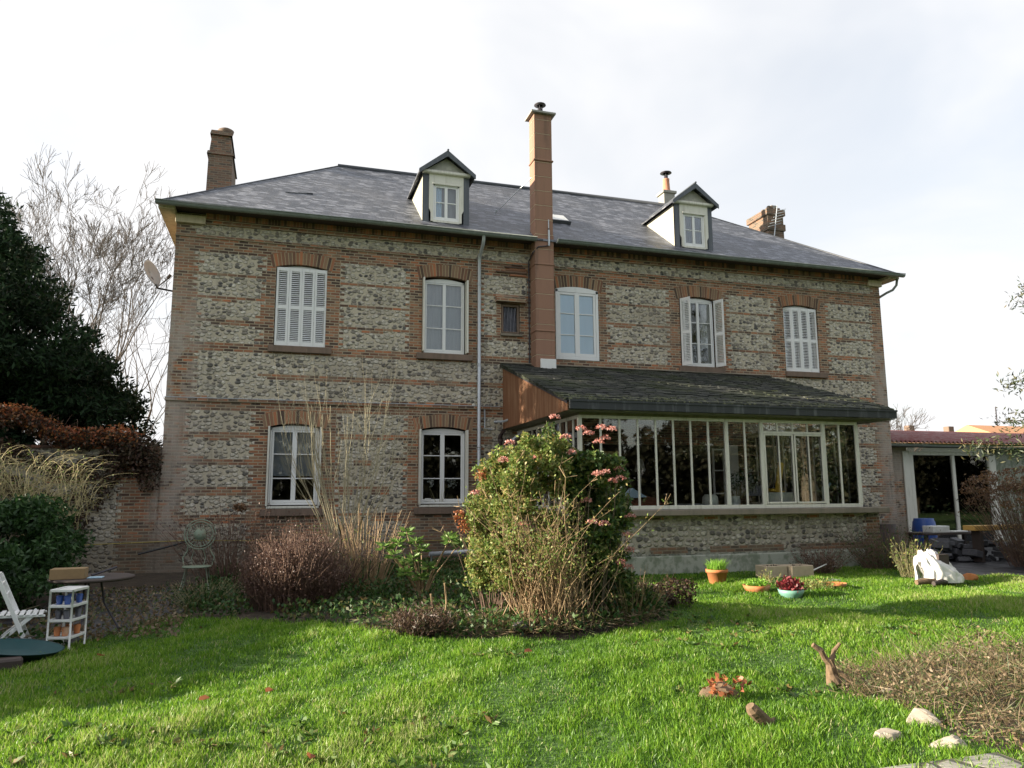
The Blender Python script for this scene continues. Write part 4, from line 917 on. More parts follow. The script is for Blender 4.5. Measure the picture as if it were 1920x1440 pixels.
# ================================================================== GROUND
def inside(x, y, P):
    P = np.array(P); r = np.zeros(np.shape(x), bool); j = len(P)-1
    for i in range(len(P)):
        xi, yi, xj, yj = *P[i], *P[j]
        c = ((yi > y) != (yj > y)) & (x < (xj-xi)*(y-yi)/(yj-yi+1e-12)+xi); r ^= c; j = i
    return r
BED = [(-12, .5), (-12, -12), (-3.6, -10.2), (-2.9, -9.4), (-2.35, -8.75), (-2.05, -7.6), (-1.6, -6.9), (-.9, -7.1), (-.1, -7.7), (.6, -8.3), (1.1, -9.0), (1.7, -9.6), (2.5, -9.9), (3.6, -9.95), (4.6, -9.7), (5.3, -9.2), (5.8, -8.3), (6.0, -6.8), (5.9, -5.0), (6.0, -4.3), (6.0, .5)]
BRAM = [(4.75, -13.3), (4.95, -13.0), (5.2, -12.75), (5.35, -12.5), (5.8, -12.55), (6.1, -12.3), (6.6, -12.5), (7.1, -12.4), (7.6, -12.75), (8.5, -12.8), (10, -14), (10, -17), (5.0, -15.6), (4.55, -14.75), (4.75, -14.1), (4.9, -13.7)]
PATR = [(13.9, -4.0), (13.2, -5.3), (13.5, -6.5), (15.3, -6.9), (19, -6.0), (30, -5.0), (34, 1.2), (18.3, 1.2), (18.3, 0), (13.8, 0)]
PAVE = [(2.9, -14.85), (3.6, -14.95), (4.5, -15.12), (6, -15.4), (10, -16.5), (12, -20), (2, -20), (1.5, -15.3)]
def H(x, y):
    h = .03*np.sin(x*1.3+y*.7)+.025*np.sin(y*1.9-x*.5)+.012*np.sin(x*4.1)*np.sin(y*3.3)-.02
    f = np.clip((-np.asarray(y)-4.4)/.8, 0, 1)*np.clip((np.asarray(x)+14)/2, 0, 1)*np.clip((30-np.asarray(x))/4, 0, 1)
    return h*f
xs = np.unique(np.r_[-1500, -400, -100, -40, np.linspace(-16, 34, 251), 60, 150, 500, 1500]); ys = np.unique(np.r_[-1500, -300, -60, np.linspace(-24, 4, 151), 15, 60, 300, 1500])
X, Y_ = np.meshgrid(xs, ys); Z = H(X, Y_)+.0
V = np.stack([X, Y_, Z], -1).reshape(-1, 3); nx, ny = len(xs), len(ys)
i, j = np.meshgrid(np.arange(nx-1), np.arange(ny-1)); a = (j*nx+i).ravel(); F = np.stack([a, a+1, a+nx+1, a+nx], 1)
fc = V[F].mean(1); soil = inside(fc[:, 0], fc[:, 1], BED) | inside(fc[:, 0], fc[:, 1], BRAM)
struct('lawn', nbuild('lawn', V, F, ['lawn', 'soil'], None, mi=soil.astype(int), smooth=True))
def sheet_poly(name, P, z, m, step=.25):
    P = np.array(P); x0, y0 = P.min(0); x1, y1 = P.max(0); g_ = []; b = MB()
    for x in np.arange(x0, x1, step):
        for y in np.arange(y0, y1, step):
            if inside(np.array(x+step/2), np.array(y+step/2), P):
                c = [(x, y), (x+step, y), (x+step, y+step), (x, y+step)]; b.add([(u, v_, float(H(u, v_))+z) for u, v_ in c], [(0, 1, 2, 3)])
    return struct(name, b.build(name, m))
sheet_poly('patio', PATR, .012, 'slate_patio')
sheet_poly('path', PAVE, .03, 'paving')
sheet_poly('patio', [(-3.5, -8.6), (-2.35, -8.5), (-2.0, -7.6), (-1.4, -6.6), (-1.3, -4.6), (-1.9, -3.2), (-3.6, -3.2)], .012, 'slate_patio')
# ------------------------------------------------------------------ grass
def frustum_pts(n, r0, r1, a0=-.5, a1=1.02):
    r = r0+(r1-r0)*RNG.random(n); t = a0+(a1-a0)*RNG.random(n); return r*np.sin(t), -19+r*np.cos(t), r
def blades(x, y, h, wd, lean=.45, tone=None):
    n = len(x); z = H(x, y); a = RNG.random(n)*6.283; l = RNG.random(n)*lean*h; b_ = RNG.random(n)*6.283
    p = np.stack([x, y, z-.005], 1); s_ = np.stack([np.cos(a), np.sin(a), 0*a], 1)*wd[:, None]/2
    d = np.stack([np.cos(b_)*l, np.sin(b_)*l, h], 1)
    V = np.stack([p-s_, p+s_, p+d*[[.45, .45, .62]]+s_*.7, p+d*[[.45, .45, .62]]-s_*.7, p+d], 1).reshape(-1, 3)
    k = (np.arange(n)*5)[:, None]
    F = np.concatenate([k+[[0, 1, 2, 3]]], 0); F3 = k+[[3, 2, 4, 4]]
    return V, F, F3
def patchy(x, y, s_, seed):
    r = np.random.default_rng(seed); v_ = 0
    for k in range(6):
        a = r.random()*6.283; f = s_*(.6+r.random()*1.6); v_ = v_+np.sin((x*math.cos(a)+y*math.sin(a))*f+r.random()*6.283)
    return v_/6
x, y, r = frustum_pts(780000, 3.4, 21)
jx = x+RNG.normal(size=len(x))*.11; jy = y+RNG.normal(size=len(x))*.11; ok = (y < -4.28) & ~inside(jx, jy, BED) & ~inside(x, y, PATR) & ~(inside(x, y, PAVE) & (RNG.random(len(x)) > .35)) & ~(inside(jx, jy, BRAM) & (RNG.random(len(x)) > .2))
x, y, r = x[ok], y[ok], r[ok]
pt = patchy(x, y, 2.2, 3); pt2 = patchy(x, y, 7., 5)
keep = RNG.random(len(x)) < np.clip(.98+pt*1.+pt2*.7, .65, 1); x, y, r, pt, pt2 = x[keep], y[keep], r[keep], pt[keep], pt2[keep]
h = (.028+.04*RNG.random(len(x))**1.5)*(1+.6*pt+.7*pt2); h = np.clip(h, .02, .14)
wd = .004+.0006*r+.002*RNG.random(len(x))
V, F, F3 = blades(x, y, h, wd, lean=.9)
pl = patchy(x, y, .9, 31); pm = patchy(x, y, 4.2, 33)
tone = np.clip(.45+.3*pt+.25*pt2+.35*pl+RNG.normal(size=len(x))*.2, 0, .93); tone = np.where(RNG.random(len(x)) < .02+.22*np.clip(pm*1.6+pl-.35, 0, 1), 1., tone)
def blade_obj(name, V, F, F3, m, tone, parent=None):
    T3 = F3[:, :3]; n = len(F); V = V-np.array(root_loc(parent)); me = bpy.data.meshes.new(name); me.vertices.add(len(V)); me.vertices.foreach_set('co', V.astype(np.float32).ravel())
    me.loops.add(n*7); me.loops.foreach_set('vertex_index', np.concatenate([F.ravel(), T3.ravel()]).astype(np.int32)); me.polygons.add(2*n)
    me.polygons.foreach_set('loop_start', np.r_[np.arange(n)*4, 4*n+np.arange(n)*3].astype(np.int32)); me.polygons.foreach_set('loop_total', np.r_[np.full(n, 4), np.full(n, 3)].astype(np.int32))
    at = me.attributes.new('rnd', 'FLOAT', 'FACE'); at.data.foreach_set('value', np.r_[tone, tone].astype(np.float32)); me.materials.append(M[m]); me.update(calc_edges=True); me.validate(); return link(name, me, parent)
tag(blade_obj('grass', V, F, F3, 'grass_blade', tone), 'rough bright green lawn grass', 'grass', kind='stuff')
wx, wy, wr = frustum_pts(1500, 4.2, 13); k = (wy < -5) & ~inside(wx, wy, BED) & ~inside(wx, wy, PATR) & ~inside(wx, wy, BRAM) & (patchy(wx, wy, 1.6, 12) > .18); wx, wy = wx[k], wy[k]
V = []
for a, c_ in zip(wx, wy):
    n = 9; an_ = RNG.random(n)*6.283; el = RNG.uniform(.1, .7, n); d = np.stack([np.cos(an_)*np.cos(el), np.sin(an_)*np.cos(el), np.sin(el)], 1); V.append(leaf_mesh(np.repeat([[a, c_, float(H(a, c_))+.015]], n, 0), RNG.uniform(.05, .1), .03, d=d, jit=.2)[0])
V = np.concatenate(V); tag(nbuild('weeds', V, np.arange(len(V)).reshape(-1, 4), 'weed_leaf'), 'broad-leaved weeds scattered through the lawn', 'weeds', kind='stuff')
# ------------------------------------------------------------------ vegetation
def plant(name, loc, label, cat, group=None): return empty(name, loc, label, cat, group)
def clumps(c, R, n, r):   # sub-clump centres over an ellipsoid
    q = norm(RNG.normal(size=(n, 3))); t = RNG.uniform(.45, 1., n)[:, None]; C = np.array(c)+q*np.array(R)*t
    return C, np.tile(r, (n, 1))*RNG.uniform(.6, 1.25, (n, 1))
# yew behind the wall
t = plant('yew_tree', (-8.3, 3.2, 0), 'huge dark yew tree behind the garden wall, left of the house', 'tree')
n_ = 2600; x = RNG.uniform(-13, -3.5, n_); z = RNG.uniform(.6, 9.2, n_); y = np.where(z > 4.6, RNG.uniform(-.6, 5.8, n_), RNG.uniform(1.0, 5.8, n_))
edge = -3.15-np.maximum(z-3.2, 0)*.70-RNG.random(n_)**3*.2-(y-1.5)*.08; lft = -13+np.maximum(z-3.2, 0)*.7; k = (x < edge) & (x > lft); x, y, z = x[k][:620], y[k][:620], z[k][:620]
CY = np.stack([x, y, z], 1); RY_ = np.tile((.55, .6, .42), (len(CY), 1))*RNG.uniform(.7, 1.2, (len(CY), 1))
leaves('crown', blob_pts(170000, CY, RY_, .3), .19, .06, 'yew_leaf', t, up=.5)
b = MB(); b.lathe([(.5, 0), (.4, 1.5), (.32, 4), (.15, 6.5)], (-8.4, 3.2, 0), 12); b.build('trunk', 'yew_bark', t, smooth=True)
# unseen column evergreen, added left of the frame to shade the conservatory cladding
t = plant('shade_cypress', (-11, -.6, 0), 'tall narrow evergreen added outside the view to shade the conservatory gable', 'tree')
C1, R1 = clumps((-11, -.6, 6.8), (1.15, 1.15, 6.6), 120, (.45, .45, .7)); leaves('crown', blob_pts(26000, C1, R1, .2), .22, .1, 'yew_leaf', t, up=.5)
b = MB(); b.lathe([(.25, 0), (.12, 8)], (-11, -.6, 0), 8); b.build('trunk', 'yew_bark', t)
# bare trees behind
def bare_tree(loc, h, r, label, seed, spread=.42, lvl=5, n0=6, group='bare winter trees behind the house', lean=0):
    global RNG; old = RNG; RNG = np.random.default_rng(seed)
    t = plant('bare_tree', loc, label, 'tree', group); out = []; tips = []
    base = np.array(loc, float); th = h*.16; out.append((*base, r, *(base+[0, 0, th]), r*.85))
    r *= .6
    for k in range(n0):
        a = 6.283*k/n0+RNG.random(); d = np.array([math.cos(a)*spread*RNG.uniform(.5, 1.2)+lean, math.sin(a)*spread, 1.]); d /= np.linalg.norm(d)
        grow(base+[0, 0, th*RNG.uniform(.6, 1)], d, h*.42*RNG.uniform(.85, 1.1), r*.5, lvl, out, tips, wig=.14, lift=.10, nseg=4, split=(2, 4), ratio=.62, ang=.42, rmin=.0075, side=.5)
    S = np.array(out); big = S[:, 3] > r*.3
    stems('trunk', S[big], 'bark_grey', t, 8); stems('branches', S[~big], 'bark_grey', t, 3); RNG = old; return len(S)
print('segs', bare_tree((-9.0, 16, 0), 14.0, .42, 'tallest bare tree between the yew and the house, branches fanning upwards', 3))
bare_tree((-12.8, 19, 0), 14.2, .4, 'bare tree furthest left, rising behind the yew', 8)
bare_tree((-5.7, 13, 0), 10.2, .26, 'smaller bare tree closest to the left corner of the house', 21, spread=.35, n0=5, lvl=3)
bare_tree((30.5, 14, 0), 6.6, .16, 'small bare tree showing past the right-hand corner of the house', 5, spread=.6, lvl=4)
# conifer at the right edge
t = plant('conifer', (16.35, -10.2, 0), 'tall conifer whose needled boughs reach in at the right edge', 'tree'); out = []; tips = []
b = MB(); b.lathe([(.3, 0), (.22, 3), (.12, 7), (.03, 11)], (16.35, -10.2, 0), 10); b.build('trunk', 'bark', t, smooth=True)
P = []
for k in range(60):
    z = 2.2+8.2*k/60; a = k*2.4; L = 4.5*(1-(z-2)/10.5)**.8*(.86 if 4 < z < 4.9 else 1)
    if 3.9 < z < 4.8: L *= .75
    d = np.array([math.cos(a), math.sin(a), .12]); p0 = np.array([16.35, -10.2, z]); p = p0
    for s_ in range(7): q = p+d*L/7; d[2] -= .02; out.append((*p, .03*(1-s_/8), *q, .03*(1-(s_+1)/8))); P += [p+(q-p)*u+RNG.normal(size=3)*(.06+.05*(7-s_)) for u in RNG.random(150)]; p = q
stems('limbs', out, 'bark', t, 5); leaves('foliage', np.array(P), .11, .028, 'conifer_needle', t, up=.2)
# unseen hedge outside the frame, its height shaped to shade the left lawn
t = plant('hedge', (-6.2, -9, 0), 'dense unseen hedge along the left boundary, put there to shade the lawn', 'hedge'); Cc = []; Rr = []
for y in np.arange(-14, -1.5, .28):
    hh = .75+(y+14)*.2
    for k in range(3): Cc.append((-6.2+RNG.uniform(-.3, .3), y, hh*(.25+.27*k))); Rr.append((.5, .4, hh*.24))
leaves('foliage', blob_pts(60000, Cc, Rr, .3), .1, .06, 'laurel_leaf', t)
stems('stems', fan((-6.2, -9, 0), 60, 1.0, 3., .02, brad=3.)[0], 'bark', t)
# trees of the garden behind the camera: seen only as reflections in the panes
for k, (x, y, hh, rr) in enumerate(((-14, -36, 11, 4.2), (-6, -38, 9, 4.2), (2, -37, 10, 4.5), (10, -36, 8.5, 4.2), (18, -35, 10, 4.6), (27, -33, 9, 4.6), (38, -30, 10, 5), (48, -27, 10, 5), (57, -22, 11, 5), (64, -14, 11, 5))):
    t = plant('broad_tree', (x, y, 0), ('first', 'second', 'third', 'fourth', 'fifth', 'sixth', 'seventh', 'eighth', 'ninth', 'tenth')[k]+' tree from the left in the row at the far end of the garden', 'tree', 'trees at the far end of the garden')
    C1, R1 = clumps((x, y, hh*.52), (rr, rr*.8, hh*.45), 45, (1.1, 1.1, .9)); leaves('crown', blob_pts(9000, C1, R1, .2), .4, .3, 'far_foliage', t)
    b = MB(); b.lathe([(.35, 0), (.25, hh*.5)], (x, y, 0), 8); b.build('trunk', 'bark', t)
t = plant('hedge', (6, -31, 0), 'tall dark hedge across the far end of the garden', 'hedge')
leaves('foliage', blob_pts(44000, [(x, -31, 2.2) for x in range(-24, 84, 1)], [(1., .8, 2.4)]*108, .3), .4, .3, 'far_foliage', t)
# ivy on the wall
t = plant('climbing_plant', (-6, 0, 2.8), 'dense tangle of red-brown climber spilling over the garden wall', 'climber')
Cc, Rr = [], []
for x in np.arange(-15, -2.75, .22):
    top = 3.0+.45*max(0, min(1, (-3.9-x)/1.6))+.12*math.sin(x*3); dn = .75+1.5*max(0, min(1, (-3.3-x)/1.0))+.3*math.sin(x*2.1)
    for k in range(4): Cc.append((x, RNG.uniform(-.25, .1), top-dn*.3*k-.12)); Rr.append((.26, .28, .26))
Cc, Rr = np.array(Cc), np.array(Rr); up_ = Cc[:, 2] > 2.88
leaves('foliage', blob_pts(38000, Cc, Rr, .2), .085, .05, 'ivy_dark', t); leaves('red_foliage', blob_pts(7500, Cc[up_]+[0, 0, .1], Rr[up_]*[1, 1, .9], .6), .08, .045, 'ivy_red', t)
sg = []
for k in range(520):
    x = RNG.uniform(-14.5, -2.8); p = np.array([x, RNG.uniform(-.3, .2), 3.0+.45*max(0, min(1, (-3.9-x)/1.6))]); d = norm(np.array([RNG.normal()*.7, RNG.normal()*.6, RNG.uniform(-.4, 1.)]))
    for s_ in range(4): q = p+d*RNG.uniform(.05, .12); sg.append((*p, .006, *q, .004)); d = norm(d+RNG.normal(size=3)*.35); p = q
stems('twigs', sg, 'stem_brown', t, 3)
# left shrub: laurel below, drooping straw-coloured twigs above
t = plant('evergreen_shrub', (-4.3, -5, 0), 'leafy evergreen shrub in the shade left of the round table', 'shrub')
C1, R1 = clumps((-4.7, -4.9, 1.0), (1.7, 1.3, .95), 55, (.38, .38, .3)); C2, R2 = clumps((-3.65, -6.0, .55), (.7, .8, .55), 18, (.3, .3, .25))
leaves('foliage', blob_pts(24000, np.r_[C1, C2], np.r_[R1, R2], .3), .11, .045, 'laurel_leaf', t); stems('stem', fan((-4.5, -5, 0), 26, 1.6, 1., .02)[0], 'bark', t)
t = plant('twiggy_shrub', (-5.0, -3.6, 0), 'straw-coloured drooping twigs rising above the evergreen shrub at far left', 'shrub')
sg = []; P = []
for k in range(420):
    p = np.array([RNG.uniform(-6.6, -3.4), RNG.uniform(-4.4, -2.8), RNG.uniform(.9, 2.0)]); d = np.array([RNG.normal()*.3, RNG.normal()*.2, 1.])
    for s_ in range(8): q = p+norm(d)*.13; sg.append((*p, .007*(1-s_/10), *q, .007*(1-(s_+1)/10))); d = d+[RNG.normal()*.2+.05, RNG.normal()*.2, -.16]; p = q; P.append(q)
sg = np.array(sg); ok = sg[:, 6] < 2.75+.2*np.sin(sg[:, 0]*5); stems('stem', sg[ok], 'stem_straw', t, 3)
Pp = np.array(P); Pp = Pp[(Pp[:, 2] < 2.85)]; leaves('foliage', Pp[::2]+RNG.normal(size=Pp[::2].shape)*.03, .05, .02, 'olive_leaf', t)
# dry hydrangea by the chair
t = plant('dry_hydrangea', (-.9, -3.2, 0), 'leafless reddish shrub with one orange seed head behind the iron chair', 'shrub')
sg, P, _ = fan((-.9, -3.1, 0), 170, 1.75, .75, .008, brad=.5, hvar=.4, wig=.09); stems('stem', sg, 'stem_brown', t, 3)
leaves('foliage', P[P[:, 3] > .5][:, :3]+RNG.normal(size=(np.sum(P[:, 3] > .5), 3))*.05, .05, .03, 'brown_leaf', t)
leaves('seed_head', blob_pts(240, [(-.75, -3.4, 1.5)], [(.13, .1, .07)], .6), .05, .035, 'hydrangea_head', t)
# low heather-like brown shrub
t = plant('brown_shrub', (.1, -6.3, 0), 'broad rounded shrub of fine purple-brown twigs at the edge of the lawn', 'shrub')
sg = []; P = []
for k in range(1500):
    a = RNG.random()*6.283; q0 = RNG.random()**.5; b0 = np.array([.22+math.cos(a)*q0*.6, -6.35+math.sin(a)*q0*.7, 0]); d = np.array([math.cos(a)*q0*.3, math.sin(a)*q0*.3, 1.]); p = b0; hh = (1.06-.35*q0*q0+.16*math.sin(b0[0]*7)+.1*math.sin(b0[0]*17+b0[1]*5))*RNG.uniform(.7, 1.08)
    for s_ in range(6): d = d+RNG.normal(size=3)*[.16, .16, .05]; q = p+norm(d)*hh/6; sg.append((*p, .0055, *q, .0045)); p = q; P.append(q)
stems('stem', sg, 'stem_brown', t, 3); s2, P2, _ = fan((.22, -6.35, 0), 45, 1.3, .6, .005, brad=.45, wig=.1, hvar=.35); stems('shoot', s2, 'stem_brown', t, 3)
P = np.array(P); P = P[P[:, 2] > .25]; leaves('foliage', np.repeat(P, 3, 0)+RNG.normal(size=(3*len(P), 3))*.045, .035, .02, 'brown_leaf', t)
# tall pale bare shrub between the ground floor windows
def vase(t, base, n, h, spread, mname, r=.012, brad=.12, knee=.9):
    sg = []; tips = []
    for k in range(n):
        a = 6.283*k/n+RNG.random()*.8; s0 = RNG.uniform(.3, 1.); p = np.array(base)+np.array([math.cos(a), math.sin(a)*.6, 0])*brad*s0; d = np.array([math.cos(a)*.25*spread, math.sin(a)*.18*spread, 1.]); rr = r*RNG.uniform(.8, 1.4); Hh = h*RNG.uniform(.72, 1.)
        for s_ in range(11):
            u = s_/11
            if u < .38: d = d+np.array([math.cos(a), math.sin(a)*.6, 0])*.1*spread*s0
            else: d = d*[.9, .9, 1]+[0, 0, .05]
            d = norm(d+RNG.normal(size=3)*[.05, .05, 0]); q = p+d*Hh/11; r1 = rr*(1-.07*1.2); sg.append((*p, rr, *q, r1)); rr = r1
            if u > .35 and RNG.random() < .55:
                e = norm(d+RNG.normal(size=3)*[.35, .25, .1]); pp = q; r2 = rr*.6
                for w_ in range(5): e = norm(e+[0, 0, .12]+RNG.normal(size=3)*.04); qq = pp+e*Hh*.07; sg.append((*pp, r2, *qq, r2*.82)); r2 *= .82; pp = qq
            p = q
    stems('stem', sg, mname, t, 4)
t = plant('pollarded_shrub', (1.25, -3.6, 0), 'tall bare shrub of upright yellow-olive stems in front of the wall between the ground-floor windows', 'shrub')
vase(t, (1.25, -3.6, .6), 48, 3.15, .8, 'stem_pale', .0095, .35)
b = MB(); b.tube([(1.2, -3.6, 0), (1.25, -3.6, .6), (1.15, -3.6, 1.15)], [.08, .07, .055], 8); b.tube([(1.25, -3.6, .4), (1.5, -3.6, .9), (1.55, -3.6, 1.3)], [.05, .045, .035], 8); b.build('trunk', 'stem_olive', t, smooth=True)
t = plant('bare_shrub', (1.5, -4.7, 0), 'knee-high clump of upright bare stems right of the tall bare shrub', 'shrub')
sg, P, _ = fan((1.55, -4.7, 0), 60, 1.6, .5, .010, brad=.32, hvar=.45, wig=.05); stems('stem', sg, 'stem_beige', t, 4)
t = plant('bare_shrub', (1.0, -4.9, 0), 'darker tangle of bare stems at the foot of the tall bare shrub', 'shrub')
sg, P, _ = fan((.95, -4.8, 0), 160, 1.5, .6, .008, brad=.45, hvar=.5, wig=.08); stems('stem', sg, 'stem_brown', t, 3); leaves('foliage', P[::2, :3]+RNG.normal(size=P[::2, :3].shape)*.05, .045, .02, 'olive_leaf', t)
# rhododendron
t = plant('rhododendron', (2.25, -6.6, 0), 'leggy rhododendron with rosettes of glossy green leaves', 'shrub')
heads = [(1.85, -6.6, .95), (2.0, -6.5, 1.12), (2.12, -6.7, .98), (1.75, -6.8, .78), (2.05, -6.9, .72), (2.25, -6.5, .84), (2.0, -6.4, .62), (1.9, -7.0, .52), (2.75, -6.5, 1.02), (2.85, -6.7, .93), (2.65, -6.8, .98), (1.62, -6.6, .9), (2.18, -6.8, .42), (2.3, -6.9, .6)]
sg = []; V = []; 
for q in heads:
    q = np.array(q); m_ = np.array([2.25+(q[0]-2.25)*.35, -6.6, q[2]*.45]); o_ = np.array([2.25, -6.6, 0]); sg += [(*o_, .016, *m_, .013), (*m_, .013, *q, .008)]
    n = 13
    for s_ in (0, 1):
        a = np.arange(n)*6.283/n+RNG.random(); el = .1+.45*s_-.15*RNG.random(n); d = np.stack([np.cos(a)*np.cos(el), np.sin(a)*np.cos(el), np.sin(el)], 1); v_, f = leaf_mesh(np.repeat(q[None]-[[0, 0, .03*(1-s_)]], n, 0), .17, .05, d=d, jit=.25, bend=.15); V.append(v_)
V = np.concatenate(V); nbuild('foliage', V, np.arange(len(V)).reshape(-1, 4), 'rhodo_leaf', t); stems('stem', sg, 'stem_beige', t, 6)
# the big flowering bush
t = plant('viburnum', (4.05, -8.8, 0), 'big dark-leaved flowering bush with pink flower heads in front of the conservatory', 'bush')
Cn = [(4.2, -9.15, 1.9), (4.3, -9.1, 1.35), (4.35, -9.0, .95), (4.0, -9.0, 2.15), (3.4, -8.5, 2.2), (4.1, -8.7, .75), (4.5, -8.7, 1.65), (3.1, -8.4, 1.9), (3.75, -8.8, 1.15), (4.75, -8.6, 1.45)]
Rn = [(.52, .5, .42), (.55, .5, .45), (.4, .4, .4), (.45, .4, .36), (.42, .4, .32), (.4, .4, .35), (.36, .4, .35), (.3, .35, .36), (.42, .35, .35), (.22, .25, .25)]
CC, RR = [], []
for c_, r2 in zip(Cn, Rn): a_, d_ = clumps(c_, r2, 15, (.15, .15, .13)); CC.append(a_); RR.append(d_)
CC, RR = np.concatenate(CC), np.concatenate(RR); lf = CC[:, 0] < 3.75
leaves('foliage', blob_pts(19000, CC[~lf], RR[~lf], .2), .085, .045, 'viburnum_leaf', t); leaves('yellowing_foliage', blob_pts(6500, CC[lf], RR[lf], .2), .07, .035, 'olive_leaf', t)
sg, P, _ = fan((4.15, -8.9, 0), 40, 2.1, .2, .014, brad=.3, wig=.06); stems('stem', sg, 'bark', t, 5)
for k, (x, y, z) in enumerate([(3.62, -9.1, 2.78), (3.42, -8.9, 2.35), (3.2, -8.8, 2.35), (3.75, -9.0, 2.5), (4.05, -9.1, 2.55), (4.15, -9.2, 2.42), (4.3, -9.1, 2.48), (4.45, -9.0, 2.62), (4.2, -9.2, 2.62), (3.05, -8.8, 2.55), (3.8, -9.1, 2.28), (4.2, -9.3, 2.0), (4.45, -9.2, 2.05), (4.42, -9.3, 1.92), (4.3, -9.3, 1.88), (4.05, -9.4, 1.98), (3.95, -9.4, 1.35), (4.12, -9.4, 1.32), (4.55, -9.2, 1.15), (4.62, -9.1, .95), (2.9, -9.0, 2.3), (4.4, -9.3, .8), (4.65, -9.1, 1.4), (3.15, -9.1, 1.43), (2.55, -8.8, 1.85), (3.9, -9.2, 2.6), (4.6, -9.1, .72), (4.0, -9.1, 1.62)]):
    n = 60; q = RNG.normal(size=(n, 3)); q[:, 2] = np.abs(q[:, 2]); q = norm(q)*[[.07, .07, .045]]; z_ = z-.12 if x < 3.5 else z; sx_ = -.3 if x > 3.7 else -.12
    leaves('flower_head', np.array([x, y+sx_, z_])+q, .028, .026, 'pink_petal', t)
b_ = fan((3.62, -8.9, 2.3), 6, .5, .1, .008, brad=.03); stems('leader', b_[0], 'stem_olive', t, 4); leaves('leader_foliage', blob_pts(160, [(3.62, -8.95, 2.55)], [(.12, .12, .22)], .2), .07, .035, 'viburnum_leaf', t)
t = plant('spiraea', (3.55, -9.3, 0), 'thicket of dry beige stems in the middle of the flowering bush', 'shrub')
sg = []; P = []
for k in range(300):
    b0 = np.array([3.5+RNG.normal()*.22, -9.2+RNG.normal()*.2, 0]); d = np.array([(b0[0]-3.5)*.25-.1, (b0[1]+9.2)*.3, 1.]); p = b0; hh = RNG.uniform(.7, 1.5) if RNG.random() < .7 else RNG.uniform(1.5, 2.25)
    for s_ in range(9): d = d+RNG.normal(size=3)*[.2, .2, .03]; q = p+norm(d)*hh/9; sg.append((*p, .007*(1-s_/14), *q, .007*(1-(s_+1)/14))); p = q; P.append(q)
    if RNG.random() < .5:
        for w_ in range(3):
            e = norm(d+RNG.normal(size=3)*.8); q = p+e*RNG.uniform(.08, .2); sg.append((*p, .004, *q, .003))
stems('stem', sg, 'stem_beige', t, 3); P = np.array(P); P = P[P[:, 2] > .7]; P = np.repeat(P, 4, 0); leaves('foliage', P+RNG.normal(size=P.shape)*.07, .045, .024, 'olive_leaf', t)
C1, R1 = clumps((3.35, -9.2, 2.0), (.45, .25, .5), 22, (.13, .13, .13)); leaves('upper_foliage', blob_pts(6500, C1, R1, .2), .06, .034, 'olive_leaf', t)
t = plant('small_leaved_shrub', (2.85, -8.6, 0), 'sunlit olive-leaved shrub with red tips left of the dry beige stems', 'shrub')
Cn = [(2.85, -8.7, .95), (2.78, -8.6, 1.15), (2.95, -8.7, 1.25), (2.7, -8.7, .7), (2.9, -8.8, .7), (2.8, -8.5, 1.6), (2.95, -8.5, 1.9), (2.7, -8.6, 1.35), (2.85, -9.1, .5), (2.75, -9.0, .9), (2.95, -9.2, 1.0), (3.0, -9.1, 1.5)]; CC, RR = [], []
for c_ in Cn: a_, d_ = clumps(c_, (.22, .22, .25), 10, (.12, .12, .12)); CC.append(a_); RR.append(d_)
leaves('foliage', blob_pts(10500, np.concatenate(CC), np.concatenate(RR), .2), .055, .03, 'olive_leaf', t); leaves('red_tips', blob_pts(240, [(2.42, -8.6, 1.42), (2.48, -8.6, 1.3), (2.75, -8.5, 2.0)], [(.1, .1, .1)]*3, .2), .05, .025, 'ivy_red', t)
sg, P, _ = fan((2.95, -8.6, 0), 45, 1.7, .25, .007, brad=.25, wig=.08); stems('stem', sg, 'stem_brown', t, 4)
t = plant('low_shrub', (4.95, -8.9, 0), 'low leafy skirt of stems and leaves right of the flowering bush', 'shrub')
C1, R1 = clumps((4.75, -9.0, .3), (.5, .35, .28), 16, (.16, .16, .12)); leaves('foliage', blob_pts(2600, C1, R1, .2), .075, .035, 'viburnum_leaf', t); sg, P, _ = fan((4.8, -9, 0), 70, .75, .8, .006, brad=.35); stems('stem', sg, 'stem_beige', t, 3)
t = plant('low_shrub', (5.5, -8.4, 0), 'low brown mound of dead growth furthest right of the flowering bush', 'shrub')
C1, R1 = clumps((5.5, -8.4, .2), (.6, .45, .2), 18, (.16, .16, .12)); leaves('foliage', blob_pts(2600, C1, R1, .2), .06, .03, 'ivy_dark', t)
# ground cover and litter in the border
pts = []; n = 0
while n < 24000:
    x = RNG.uniform(-3.4, 6.2, 4000); y = RNG.uniform(-9.9, -.4, 4000); k = inside(x, y, BED) & ((patchy(x, y, 2.5, 9) > -.3) | (x > 3.5)) & ~((x < -1.3) & (y > -8.6)); q = np.stack([x[k], y[k], RNG.random(k.sum())**1.5*.22+.01], 1); pts.append(q); n += len(q)
tag(leaves('ground_cover', np.concatenate(pts)[:24000], .075, .045, 'groundcover_leaf', None, up=.4), 'low green ground cover between the shrubs of the border', 'ground cover', kind='stuff')
x = RNG.uniform(-3.4, -1.2, 2600); y = RNG.uniform(-8.6, -3, 2600); q = np.stack([x, y, 0*x+.03], 1); tag(leaves('leaf_litter', q, .06, .04, 'bramble_leaf', None), 'fallen leaves strewn over the dark slate ground at the left', 'litter', kind='stuff')
x = RNG.uniform(1.0, 5.9, 12000); y = RNG.uniform(-10.0, -7.2, 12000); k = inside(x, y, BED) & ((x > 2.9) | (y < -9.0) | (RNG.random(12000) < .25)); x, y = x[k], y[k]
q = np.stack([x, y, .01+.13*RNG.random(len(x))**2], 1)[:6500]
